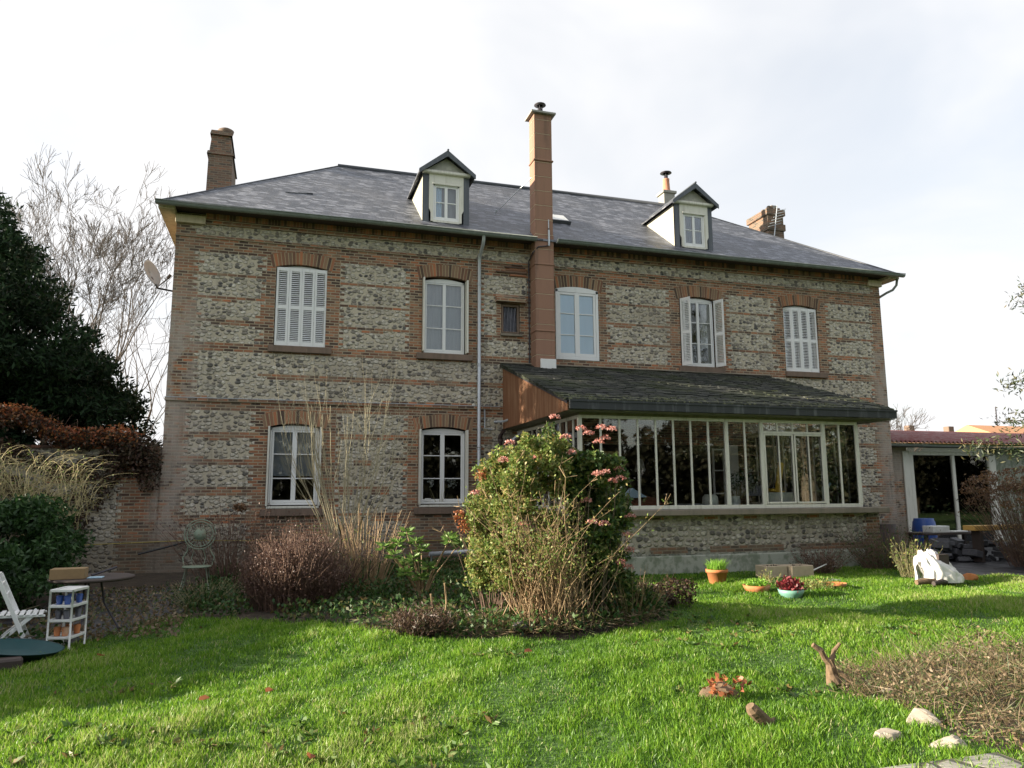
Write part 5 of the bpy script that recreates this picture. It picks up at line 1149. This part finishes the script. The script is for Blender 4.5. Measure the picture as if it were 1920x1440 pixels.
V, F = leaf_mesh(q, RNG.uniform(.05, .22, len(q)), .012, d=norm(RNG.normal(size=(len(q), 3))*[1, 1, .35]), jit=.1)
tag(nbuild('plant_litter', V, F, 'bramble_leaf'), 'dead stems and leaf litter along the front of the border', 'litter', kind='stuff')
def tuft(name, loc, label, cat, n, h, m='stem_straw', spread=.7, r=.006, brad=.12, lm=None, group=None):
    t = plant(name, loc, label, cat, group); sg, P, _ = fan(loc, n, h, spread, r, brad=brad, wig=.1, hvar=.5); stems('stem', sg, m, t, 3)
    if lm: leaves('foliage', P[:, :3]+RNG.normal(size=P[:, :3].shape)*.04, .07, .02, lm, t)
    return t
tuft('dead_perennial', (1.75, -9.35, 0), 'rounded brown dead perennial at the lawn edge', 'plant', 260, .38, 'stem_brown', 1.1, .005, .25, 'ivy_dark')
tuft('dry_grass', (5.6, -6.6, 0), 'upright tuft of dry straw stalks right of the flowering bush', 'plant', 60, .95, 'stem_straw', .35, .006, .12, 'olive_leaf')
tuft('dead_perennial', (11.4, -4.9, 0), 'clump of dead brown stalks at the right foot of the conservatory wall', 'plant', 130, .75, 'stem_brown', .9, .007, .3, 'brown_leaf')
tuft('dry_grass', (12.5, -6.3, 0), 'tuft of green and straw stalks beside the white sacks', 'plant', 70, .8, 'stem_olive', .4, .006, .22, 'olive_leaf')
tuft('dark_shrub', (13.2, -4.9, 0), 'dark leafless shrub between the conservatory corner and the patio', 'shrub', 240, 1.15, 'stem_brown', .8, .008, .5, 'groundcover_leaf')
tuft('weed', (8.9, -6.6, 0), 'small dry weed between the flower pot and the clay bowls', 'plant', 18, .35, 'stem_straw', .9, .005, .05, 'olive_leaf')
for k, (x, y) in enumerate(((1.95, -8.9), (2.2, -8.6))):
    b = MB(); b.tube([(x, y, 0), (x+.03, y, .25), (x, y, .42+.1*k)], .014, 6); tag(b.build('cut_stump', 'stem_beige'), ('shorter' if k == 0 else 'taller')+' of the two cut stakes standing in the front of the border', 'stake', 'cut stakes in the border')
b = MB(); b.lathe([(.0, 0), (.14, 0), (.16, .04), (.12, .08), (.05, .1), (0, .1)], (3.05, -9.45, .0), 12); thing(b, 'border_stone', 'slate_gravel', 'flat grey stone at the foot of the dry beige stems', 'stone', smooth=True)
tuft('leafy_perennial', (-1.1, -5.9, 0), 'leafy clump in front of the iron chair', 'plant', 140, .5, 'stem_olive', 1.2, .006, .35, 'laurel_leaf')
# hydrangea at the right edge
t = plant('hydrangea', (16.9, -5.6, 0), 'rounded bush of brown dried flower heads in front of the outbuilding', 'shrub')
sg, P, _ = fan((16.9, -5.6, 0), 300, 2.3, .5, .009, brad=.6, wig=.08); stems('stem', sg, 'stem_brown', t, 3)
tipz = P[P[:, 3] > .99][:, :3]; V = np.concatenate([c_+norm(RNG.normal(size=(60, 3)))*[[.13, .13, .07]] for c_ in tipz[::3]]); leaves('flower_head', V, .05, .035, 'hydrangea_head', t); leaves('foliage', P[:, :3]+RNG.normal(size=P[:, :3].shape)*.07, .07, .03, 'bramble_leaf', t)
# bramble patch
x = RNG.uniform(4.4, 10.5, 60000); y = RNG.uniform(-16.5, -12.2, 60000); k = inside(x, y, BRAM); x, y = x[k], y[k]; e = (.62+.45*np.clip(patchy(x, y, 3.1, 41)*2, -.6, 1))*np.clip(np.minimum((x-4.75)*1.2, (-12.3-y)*2.0)+.25, .15, 1)*np.where(y < -14.2, .35, 1.)
q = np.stack([x, y, H(x, y)+RNG.random(len(x))**.8*.42*e*(.8+.3*patchy(x, y, 5., 2))], 1)
V1, F1 = leaf_mesh(q[:15000], .038, .022); V2, F2 = leaf_mesh(q[15000:30000], RNG.uniform(.08, .26, len(q[15000:30000])), .005, d=norm(RNG.normal(size=(len(q[15000:30000]), 3))*[1, 1, .8]), jit=.1)
sg_, P_, _ = fan((6.2, -13.6, 0), 260, .5, .9, .004, brad=1.4, wig=.16, hvar=.7); sg_ = np.array(sg_); sg_ = sg_[inside(sg_[:, 0], sg_[:, 1], BRAM)]; V3, F3_ = seg_mesh(sg_, 3)
V1 = np.concatenate([V1, V3]); F1 = np.concatenate([F1, F3_+len(V1)-len(V3)])
tag(nbuild('bramble_patch', np.concatenate([V1, V2]), np.concatenate([F1, F2+len(V1)]), 'bramble_leaf'), 'patch of dead brambles and brown stems', 'brambles', kind='stuff')
b = MB()
for k in range(9):
    x, y = RNG.uniform(4.3, 6.2), RNG.uniform(-15.0, -14.2); a = RNG.uniform(-.5, .5); b.tube([(x, y, .04), (x+.3*math.cos(a), y+.3*math.sin(a), .07), (x+.6*math.cos(a), y+.6*math.sin(a)+.05, .03)], .006, 4)
tag(b.build('fallen_twigs', 'stem_beige'), 'thin dry twigs lying among the pale stones', 'twigs', kind='stuff')
# ================================================================== STONES, STUMPS
def rock(name, c, R, m, label, cat, seed, group=None):
    r = np.random.default_rng(seed); b = MB(); prof = 16; k = 26; vs = []; fs = []; W = r.normal(size=(9, 3)); PH = r.random(9)*6.283; FC = norm(r.normal(size=(7, 3))); FD = r.uniform(.5, .85, 7)
    for i in range(prof):
        ph = math.pi*i/(prof-1)
        for j in range(k):
            th = 6.283*j/k; n_ = np.array([math.sin(ph)*math.cos(th), math.sin(ph)*math.sin(th), math.cos(ph)])
            q = 1+sum(.055*math.sin(2.2*float(W[a] @ n_)+PH[a]) for a in range(5))+sum(.02*math.sin(7*float(W[a] @ n_)+PH[a]) for a in range(5, 9))
            for a in range(7):
                dd = float(FC[a] @ n_)
                if dd > .2: q = min(q, FD[a]/dd)          # broken faces
            vs.append((c[0]+R[0]*q*n_[0], c[1]+R[1]*q*n_[1], c[2]+R[2]*q*max(-.3, n_[2])))
    for i in range(prof-1):
        for j in range(k): fs.append((i*k+j, i*k+(j+1) % k, (i+1)*k+(j+1) % k, (i+1)*k+j))
    b.add(vs, fs); return tag(b.build(name, m, None, smooth=False), label, cat, group)
rock('stone', (4.12, -14.5, .02), (.11, .09, .1), 'chalk_stone', 'leftmost of the three pale stones by the brambles', 'stone', 3, 'pale stones beside the brambles')
rock('stone', (4.6, -14.3, .02), (.15, .11, .11), 'chalk_stone', 'pale stone lying furthest back, against the brambles', 'stone', 5, 'pale stones beside the brambles')
rock('stone', (4.35, -14.75, .02), (.13, .09, .09), 'chalk_stone', 'pale stone nearest the paved edge', 'stone', 9, 'pale stones beside the brambles')
def stump(loc, parts, label, m='stump_wood'):
    t = plant('tree_stump', loc, label, 'stump', 'old stumps in the lawn'); b = MB()
    for path, r in parts: b.tube([(loc[0]+a, loc[1]+b2, c_) for a, b2, c_ in path], r, 9)
    b.build('wood', m, t, smooth=False); return t
stump((4.95, -12.95, 0), [([(.01, 0, -.02), (-.01, .01, .07), (-.02, 0, .13), (-.03, 0, .2)], [.075, .05, .045, .035]), ([(-.03, 0, .16), (-.08, .01, .21), (-.12, 0, .28), (-.19, .02, .33)], [.035, .028, .028, .022]), ([(-.02, 0, .16), (.02, .01, .22), (.04, .02, .26), (.10, .0, .33)], [.03, .022, .02, .014]), ([(.0, 0, .1), (.08, -.05, .05), (.14, -.08, -.01)], [.03, .025, .02])], 'forked pale stump at the left end of the brambles')
stump((3.48, -13.9, 0), [([(.16, 0, -.04), (.08, 0, .02), (.02, 0.01, .06), (-.05, .0, .12), (-.07, 0, .15)], [.03, .04, .052, .05, .035]), ([(.1, 0, 0), (.16, .03, .03)], [.03, .015])], 'leaning sawn stump nearest the camera')
rock('tree_stump', (3.72, -13.1, .0), (.22, .15, .11), 'stump_wood', 'low rounded weathered stump covered with reddish leaves', 'stump', 12, 'old stumps in the lawn')
leaves('dead_leaf', blob_pts(70, [(3.7, -13.15, .09)], [(.2, .13, .08)], .7), .06, .04, 'dead_leaf', bpy.data.objects['tree_stump.001'] if 0 else [o for o in bpy.data.objects if o.name.startswith('tree_stump') and o.type == 'MESH'][0])
for (x, y), lb in zip(((-.04, -11.82), (2.55, -11.2), (-1.75, -9.9), (-.55, -12.05), (.25, -13.6)), ('largest orange dead leaf on the shaded left of the lawn', 'dead orange leaf in the middle of the lawn', 'dead leaf near the white shelf rack', 'smaller orange dead leaf left of the largest one', 'brown dead leaf near the bottom edge of the lawn')):
    b = MB(); a = random.random()*3; z = float(H(x, y))+.07; M4 = Matrix.Translation((x, y, z)) @ Matrix.Rotation(a, 4, 'Z') @ Matrix.Rotation(.35, 4, 'X')
    b.add([M4 @ Vector(v_) for v_ in ((-.05, 0, 0), (-.02, -.03, .012), (.03, -.028, .01), (.06, 0, 0), (.03, .028, .014), (-.02, .03, .01), (0, 0, -.008))], [(0, 1, 6), (1, 2, 6), (2, 3, 6), (3, 4, 6), (4, 5, 6), (5, 0, 6)])
    tag(b.build('fallen_leaf', 'dead_leaf'), lb, 'leaf', 'dead leaves lying on the lawn')
# ================================================================== POTS
def pot_at(x, y): return (x, y, float(H(x, y))-.045)
c_ = pot_at(8.2, -5.85); t = empty('flower_pot', c_, 'tapered terracotta pot planted with bright green chives', 'flower pot')
b = MB(); b.lathe([(.13, 0), (.14, .01), (.195, .27), (.215, .27), (.215, .33), (.19, .33), (.18, .28)], c_, 28); b.build('pot', 'terracotta', t, smooth=True)
n = 420; a = RNG.random(n)*6.283; rr = .17*RNG.random(n)**.5; x, y = c_[0]+rr*np.cos(a), c_[1]+rr*np.sin(a); V, F, F3 = blades(x, y, RNG.uniform(.12, .26, n), np.full(n, .012), 1.1); V[:, 2] += .25; blade_obj('foliage', V, F, F3, 'chives', RNG.random(n), t)
def bowl(name, x, y, r, h, m, label, leafm=None, lh=.1, n=300, group=None, ls=.05):
    c_ = pot_at(x, y); t = empty(name, c_, label, 'planter', group); b = MB(); b.lathe([(r*.55, 0), (r*.6, .01), (r*.9, h*.6), (r, h), (r*.95, h), (r*.85, h*.75), (.01, h*.7)], c_, 26); b.build('pot', m, t, smooth=True)
    if leafm: leaves('foliage', blob_pts(n, [(x, y, c_[2]+h+lh*.3)], [(r*.95, r*.95, lh)], .2), ls, ls*.6, leafm, t, up=.6)
    return t
bowl('clay_bowl', 8.15, -7.2, .24, .16, 'terracotta', 'wide clay bowl overgrown with low yellow-green plants', 'chives', .07, 420)
bowl('enamel_bowl', 8.45, -7.75, .22, .17, 'teal_bowl', 'pale green bowl holding a dark red plant', 'heuchera', .15, 460, ls=.07)
bowl('clay_bowl', 9.75, -7.3, .2, .12, 'terracotta', 'shallow empty clay bowl lying on the grass', None)
bowl('clay_bowl', 9.0, -7.2, .12, .07, 'cable_black', 'small dark pot with yellow-green sprouts beside the red plant', 'chives', .06, 120)
tuft('low_mound', (9.35, -7.25, 0), 'pale mound of cut grass between the red plant and the empty clay bowl', 'plant', 160, .16, 'stem_straw', 1.6, .004, .22, 'olive_leaf')
for k, (x0, x1, lb) in enumerate(((9.55, 10.05, 'left half of the pair of buff stone troughs, moss in it'), (10.07, 10.6, 'right half of the pair of buff stone troughs'))):
    t = empty('stone_trough', (x0, -5.4, 0), lb, 'trough', 'stone troughs by the conservatory wall'); b = MB(); y0, y1 = -5.55-.12*k, -5.15-.12*k; hh = .24
    b.bbox(x0, x1, y0, y0+.05, 0, hh, .01); b.bbox(x0, x1, y1-.05, y1, 0, hh, .01); b.bbox(x0, x0+.05, y0+.05, y1-.05, 0, hh, .01); b.bbox(x1-.05, x1, y0+.05, y1-.05, 0, hh, .01); b.box(x0+.05, x1-.05, y0+.05, y1-.05, 0, .15)
    b.build('basin', 'stone_trough', t); leaves('foliage', blob_pts(120, [((x0+x1)/2, (y0+y1)/2, .18)], [((x1-x0)*.4, .13, .06)], .2), .05, .03, 'ivy_dark', t)
b = MB(); b.tube([(10.65, -5.5, .1), (11.3, -5.2, .2)], .014, 6); thing(b, 'stick', 'white_plastic', 'pale stick leaning on the right trough', 'stick')
b = MB(); b.bbox(9.2, 10.6, -6.55, -6.1, -.02, .03, .01); thing(b, 'paving_slab', 'concrete_grey', 'grey slab set in the grass in front of the troughs', 'slab')
# sacks and logs
t = empty('rubble_sack', (12.2, -7.1, 0), 'crumpled white woven sacks slumped at the edge of the patio', 'sack')
def sack(name, pts, m, seed):
    b = MB(); k = 30; vs = []; r = np.random.default_rng(seed); P_ = np.array(pts); u = np.linspace(0, len(pts)-1, 34); Q = np.stack([np.interp(u, np.arange(len(pts)), P_[:, a]) for a in range(4)], 1); n = len(Q); A = r.random(6)*6.283
    for i, (x, y, wx, hz) in enumerate(Q):
        for j in range(k):
            th = math.pi*j/(k-1); f = .5*math.sin(4*th+u[i]*1.7+A[0])+.35*math.sin(9*th-u[i]*3.1+A[1])+.3*math.sin(6*u[i]+3*th+A[2]); f = abs(f)
            q = 1.08-.2*f; vs.append((x+.02*math.sin(7*th+A[3]), y+wx*math.cos(th)*q, hz*(math.sin(th)**.7)*q))
    fs = [(i*k+j, i*k+j+1, (i+1)*k+j+1, (i+1)*k+j) for i in range(n-1) for j in range(k-1)]; fs += [tuple(range(k)), tuple(range((n-1)*k, n*k))]
    b.add(vs, fs); return b.build(name, m, t, smooth=True)
sack('sack', [(11.95, -7.05, .08, .38), (12.0, -7.05, .2, .60), (12.12, -7.08, .28, .52), (12.28, -7.1, .3, .40), (12.45, -7.12, .3, .33), (12.62, -7.14, .26, .24), (12.8, -7.16, .12, .06)], 'white_fabric', 2)
sack('sack', [(12.4, -6.8, .08, .4), (12.5, -6.78, .2, .58), (12.65, -6.78, .22, .50), (12.85, -6.8, .22, .34), (13.05, -6.8, .12, .2)], 'white_fabric', 4)
b = MB(); b.box(12.5, 12.75, -7.0, -6.9, .3, .5, M4=Matrix.Rotation(0, 4, 'Z')); b.build('opening', 'dark_wood', t)
rock('broken_pot', (12.95, -7.25, .05), (.2, .12, .12), 'terracotta', 'broken piece of terracotta beside the white sacks', 'pot', 8)
b = MB(); b.tube([(11.6, -7.3, .03), (11.8, -7.32, .05), (12.0, -7.35, .04)], [.05, .06, .05], 10); thing(b, 'log', 'stump_wood', 'short dark log at the left foot of the white sacks', 'log')
b = MB(); b.tube([(11.75, -7.55, .03), (12.0, -7.5, .05), (12.15, -7.45, .03)], [.04, .05, .04], 10); thing(b, 'log', 'dark_wood', 'darker log lying in front of the middle of the white sacks', 'log')
# ================================================================== RIGHT PATIO
c_ = (18.2, -1.1, .01); b = MB(); b.lathe([(.24, 0), (.3, .05), (.33, .35), (.33, .6), (.3, .85), (.27, .9), (.27, .95), (.02, .95)], c_, 24); thing(b, 'barrel', 'blue_barrel', 'blue plastic barrel in front of the outbuilding doors', 'barrel', smooth=True)
b = MB(); b.lathe([(.28, 0), (.34, .8), (.3, .8)], (16.9, -.9, .01), 18); thing(b, 'planter', 'dark_wood', 'tall dark planter at the left of the outbuilding doors', 'planter', smooth=True)
t = empty('garden_table', (16.8, -3.0, 0), 'dark low garden table on the slate patio with a white box on it', 'table'); b = MB(); b.bbox(15.9, 17.9, -3.4, -2.7, .62, .68, .01); b.build('table_top', 'dark_wood', t)
for x in (16.0, 17.8):
    for y in (-3.3, -2.8): b = MB(); b.bbox(x-.04, x+.04, y-.04, y+.04, .01, .62, .005); b.build('leg', 'dark_wood', t)
b = MB(); b.bbox(16.2, 16.75, -3.35, -3.0, .681, .85, .01); thing(b, 'white_box', 'white_plastic', 'white box on the dark garden table', 'box')
b = MB(); b.bbox(16.85, 17.3, -3.4, -3.15, .681, .72, .01); thing(b, 'white_board', 'white_plastic', 'flat white board beside the white box on the dark table', 'board')
t = empty('bench', (17.9, -4.2, 0), 'bench with a bright orange-brown plank at the right edge', 'bench'); b = MB(); b.bbox(16.3, 19.2, -4.5, -4.15, .78, .9, .008); b.build('seat', 'bright_plank', t); b = MB()
for x in (16.5, 18.9): b = MB(); b.bbox(x, x+.1, -4.45, -4.2, .01, .78); b.build('leg', 'dark_wood', t)
t = empty('rubble_wall', (16.8, -3.8, 0), 'low heap of dark rubble under the garden table', 'rubble'); b = MB()
for k in range(90):
    x, y, z = random.uniform(15.4, 19.5), random.uniform(-4.4, -3.6), random.uniform(0, .42); s_ = random.uniform(.08, .2); M4 = Matrix.Translation((x, y, z)) @ Matrix.Rotation(random.random()*3, 4, 'Z') @ Matrix.Rotation(random.random()*.6, 4, 'X'); b.bbox(-s_, s_, -s_*.6, s_*.6, 0, s_*.8, .01, M4=M4)
b.build('blocks', 'slate_gravel', t)
# far mast, far roof
b = MB(); b.tube([(54.8, 26.8, 0), (54.8, 26.8, 8.5)], .05, 5); b.tube([(54.3, 26.8, 6.4), (56.1, 26.8, 6.4)], .04, 4); b.tube([(54.2, 26.8, 0), (54.2, 26.8, 6.9)], .04, 4); thing(b, 'antenna_mast', 'dark_metal', 'thin antenna mast far off above the outbuilding roof', 'mast')
t = empty('far_house', (50, 20, 0), 'distant house with an orange tiled roof at the right edge', 'house'); b = MB(); b.box(44.5, 60, 16, 24, 0, 4.6); b.build('wall', 'concrete_grey', t)
b = MB(); b.poly([(44, 15.5, 4.5), (44, 24.5, 4.5), (44, 20, 6.2)], (17, 0, 0)); rf = b.build('roof', 'roof_orange', t)
t = empty('farm_building', (34, 14, 0), 'distant low building with two stub chimneys behind the outbuilding', 'building'); b = MB(); b.box(28.5, 42, 14, 18, 0, 4.5); b.build('wall', 'concrete_grey', t); b = MB(); b.poly([(28, 13.5, 4.4), (28, 18.5, 4.4), (28, 16, 5.15)], (14.5, 0, 0)); rf = b.build('roof', 'roof_orange', t)
for x in (34.4, 37.3): b = MB(); b.bbox(x, x+.4, 15.3, 15.7, 5.0, 5.55, .02); b.build('chimney', 'brown_sill', rf)
# ================================================================== GARDEN FURNITURE, LEFT
# iron chair
t = empty('iron_chair', (-1.42, -4.0, 0), 'pale green wrought-iron chair with a round sunburst back', 'chair'); cx, cy = -1.42, -4.0
b = MB(); zc, R_ = 1.02-.0, .27; yb = cy+.2
yc = lambda z: yb+(z-.45)*.12
for rr in (R_, R_-.045, .1): b.tube([(cx+rr*math.cos(a), yc(zc+rr*math.sin(a)), zc+rr*math.sin(a)) for a in np.linspace(0, 6.2832, 33)], .011 if rr > .2 else .01, 6, cap=False)
b.lathe([(.01, 0), (.1, .0), (.1, .008), (.01, .01)], k=18, M4=Matrix.Translation((cx, yc(zc)-.004, zc)) @ Matrix.Rotation(math.radians(83), 4, 'X'))
for k in range(22): a = 6.283*k/22; b.tube([(cx+rr*math.cos(a+.12*(rr-.1)), yc(zc+rr*math.sin(a)), zc+rr*math.sin(a)) for rr in (.1, .16, R_-.04)], .006, 4)
for s_ in (-1, 1): b.tube([(cx+s_*.24, yb, .46), (cx+s_*.27, yc(.6), .6), (cx+s_*.2, yc(.72), .72), (cx+s_*.2, yc(.85), .84)], .012, 6); b.tube([(cx+s_*.1, yb, .47), (cx+s_*.12, yc(.6), .6), (cx+s_*.07, yc(.77), .77)], .008, 5)
b.build('backrest', 'iron_green', t, smooth=True)
b = MB(); b.tube([(cx+.24*math.cos(a), cy+.22*math.sin(a), .455) for a in np.linspace(0, 6.2832, 29)], .014, 6, cap=False); b.lathe([(.01, 0), (.2, .0), (.225, .01), (.22, .018), (.01, .016)], (cx, cy, .448), 24); b.build('seat', 'iron_green', t, smooth=True)
for sx, sy in ((-1, -1), (1, -1), (-1, 1), (1, 1)): b = MB(); b.tube([(cx+sx*.17, cy+sy*.16, .45), (cx+sx*.21, cy+sy*.2, .2), (cx+sx*.26, cy+sy*.25, 0)], .011, 6); b.build('leg', 'iron_green', t, smooth=True)
# round table with board and cardboard box
t = empty('round_table', (-2.3, -7.9, 0), 'dark round garden table with a cardboard box lying on it', 'table')
b = MB(); b.lathe([(.01, .66), (.48, .66), (.5, .675), (.5, .69), (.48, .7), (.01, .7)], (-2.3, -7.9, 0), 36); b.build('table_top', 'dark_wood', t, smooth=False)
for k in range(3): a = k*2.094+.4; b = MB(); b.tube([(-2.3+.1*math.cos(a), -7.9+.1*math.sin(a), .66), (-2.3+.16*math.cos(a), -7.9+.16*math.sin(a), .35), (-2.3+.36*math.cos(a), -7.9+.36*math.sin(a), 0)], .013, 6); b.build('leg', 'dark_metal', t, smooth=True)
M4 = Matrix.Translation((-2.52, -8.1, .70)) @ Matrix.Rotation(.05, 4, 'Z'); b = MB(); b.bbox(-.2, .19, -.12, .12, .001, .13, .004, M4=M4); thing(b, 'cardboard_box', 'cardboard', 'flat brown box lying on the round table', 'box')
b = MB(); b.bbox(-2.3, -2.13, -8.2, -8.05, .702, .715, .002); thing(b, 'folded_paper', 'blue_paper', 'pale blue paper on the round table beside the brown box', 'paper')
b = MB(); b.tube([(-2.3, -7.95, .72), (-2.05, -7.75, .8)], .015, 5); thing(b, 'stick', 'dark_metal', 'dark stick propped on the round table', 'stick')
# shelf rack
t = empty('shelf_rack', (-2.35, -8.9, 0), 'small white plastic shelf rack standing beside the folding chair', 'rack'); Mr = Matrix.Translation((-2.33, -8.85, 0)) @ Matrix.Rotation(math.radians(-14), 4, 'Z'); W2, D2 = .125, .17
for sx in (-1, 1):
    for sy in (-1, 1): b = MB(); b.tube([Mr @ Vector((sx*W2, sy*D2, 0)), Mr @ Vector((sx*W2, sy*D2, .66))], .012, 8); b.build('post', 'white_plastic', t, smooth=True)
for z in (.13, .32, .48, .655):
    b = MB()
    for sy in (-1, 1): b.bbox(-W2, W2, sy*D2-.01, sy*D2+.01, z-.018, z+.012, .004, M4=Mr)
    for sx in (-1, 1): b.bbox(sx*W2-.01, sx*W2+.01, -D2, D2, z-.018, z+.012, .004, M4=Mr)
    b.box(-W2, W2, -D2, D2, z-.008, z-.002, M4=Mr); b.build('shelf', 'white_plastic', t)
for z, m, lb in ((.325, 'plastic_sheet', 'dark grey glassy jar, one of several on the middle shelf of the white rack'), (.135, 'terracotta', 'small clay pot, one of several on the bottom shelf of the white rack'), (.487, 'blue_barrel', 'dark blue tub, one of several on the upper shelf of the white rack')):
    for k in range(4):
        b = MB(); b.lathe([(.03, 0), (.04, .09), (.035, .1)], tuple(Mr @ Vector((-.07+.045*k, .1 if k % 2 else -.07, z))), 12)
        tag(b.build('jar', m, None, smooth=True), lb, 'jar', lb[:lb.index(' on ')]+' of the rack')
# folding chair
t = empty('folding_chair', (-2.9, -8.8, 0), 'white slatted wooden folding chair at the left edge', 'chair')
Mc = Matrix.Translation((-2.86, -8.95, 0)) @ Matrix.Rotation(math.radians(12), 4, 'Z')      # chair faces +x
def cb(b, p, q, w_, h_): 
    p, q = Vector(p), Vector(q); d = q-p; L = d.length; R4 = d.to_track_quat('X', 'Z').to_matrix().to_4x4(); b.bbox(0, L, -w_/2, w_/2, -h_/2, h_/2, .004, M4=Mc @ Matrix.Translation(p) @ R4)
for s_ in (-.2, .2):
    b = MB(); cb(b, (.2, s_, 0), (-.17, s_, .85), .02, .045); b.build('leg', 'white_paint', t)
    b = MB(); cb(b, (-.26, s_*.85, 0), (.22, s_*.85, .42), .02, .045); b.build('leg', 'white_paint', t)
b = MB()
for k in range(7): x = -.12+k*.062; b.bbox(x, x+.045, -.2, .2, .415-.02*k/7, .43-.02*k/7, .003, M4=Mc)
cb(b, (-.14, -.18, .405), (.32, -.18, .39), .02, .025); cb(b, (-.14, .18, .405), (.32, .18, .39), .02, .025); b.build('seat', 'white_paint', t)
b = MB()
for z in (.62, .74, .84): x = .2-.37*z/.85; b.bbox(x-.012, x+.008, -.2, .2, z-.03, z+.03, .003, M4=Mc)
b.build('backrest', 'white_paint', t)
# green tray, logs and toys
b = MB(); Mt = Matrix.Translation((-2.62, -9.6, .06)) @ Matrix.Rotation(math.radians(8), 4, 'Y'); b.lathe([(.01, 0), (.3, .0), (.42, .09), (.44, .1), (.41, .1), (.29, .02), (.01, .02)], k=30, M4=Mt); thing(b, 'green_tray', 'green_tarp', 'dark green round tray lying below the folding chair', 'tray', smooth=True)
b = MB(); Mt = Matrix.Translation((-2.62, -10.1, .0)) @ Matrix.Rotation(.3, 4, 'Z'); b.bbox(-.16, .2, -.1, .1, 0, .13, .02, M4=Mt); thing(b, 'wooden_crate', 'dark_wood', 'dark wooden box on the ground at the left edge', 'box')
b = MB(); b.lathe([(.1, 0), (.12, .08), (.1, .14), (.02, .15)], (-3.02, -10.05, .04), 16); thing(b, 'toy_bucket', 'lime_plastic', 'lime green bucket at the very left edge', 'bucket', smooth=True)
b = MB(); b.lathe([(.07, 0), (.09, .05), (.02, .06)], (-2.95, -10.3, .02), 14); thing(b, 'toy_dish', 'red_plastic', 'small red dish below the lime green bucket', 'dish', smooth=True)
rock('stone', (-2.82, -10.45, .02), (.13, .1, .08), 'concrete_grey', 'grey stone by the red dish at the left edge', 'stone', 14)
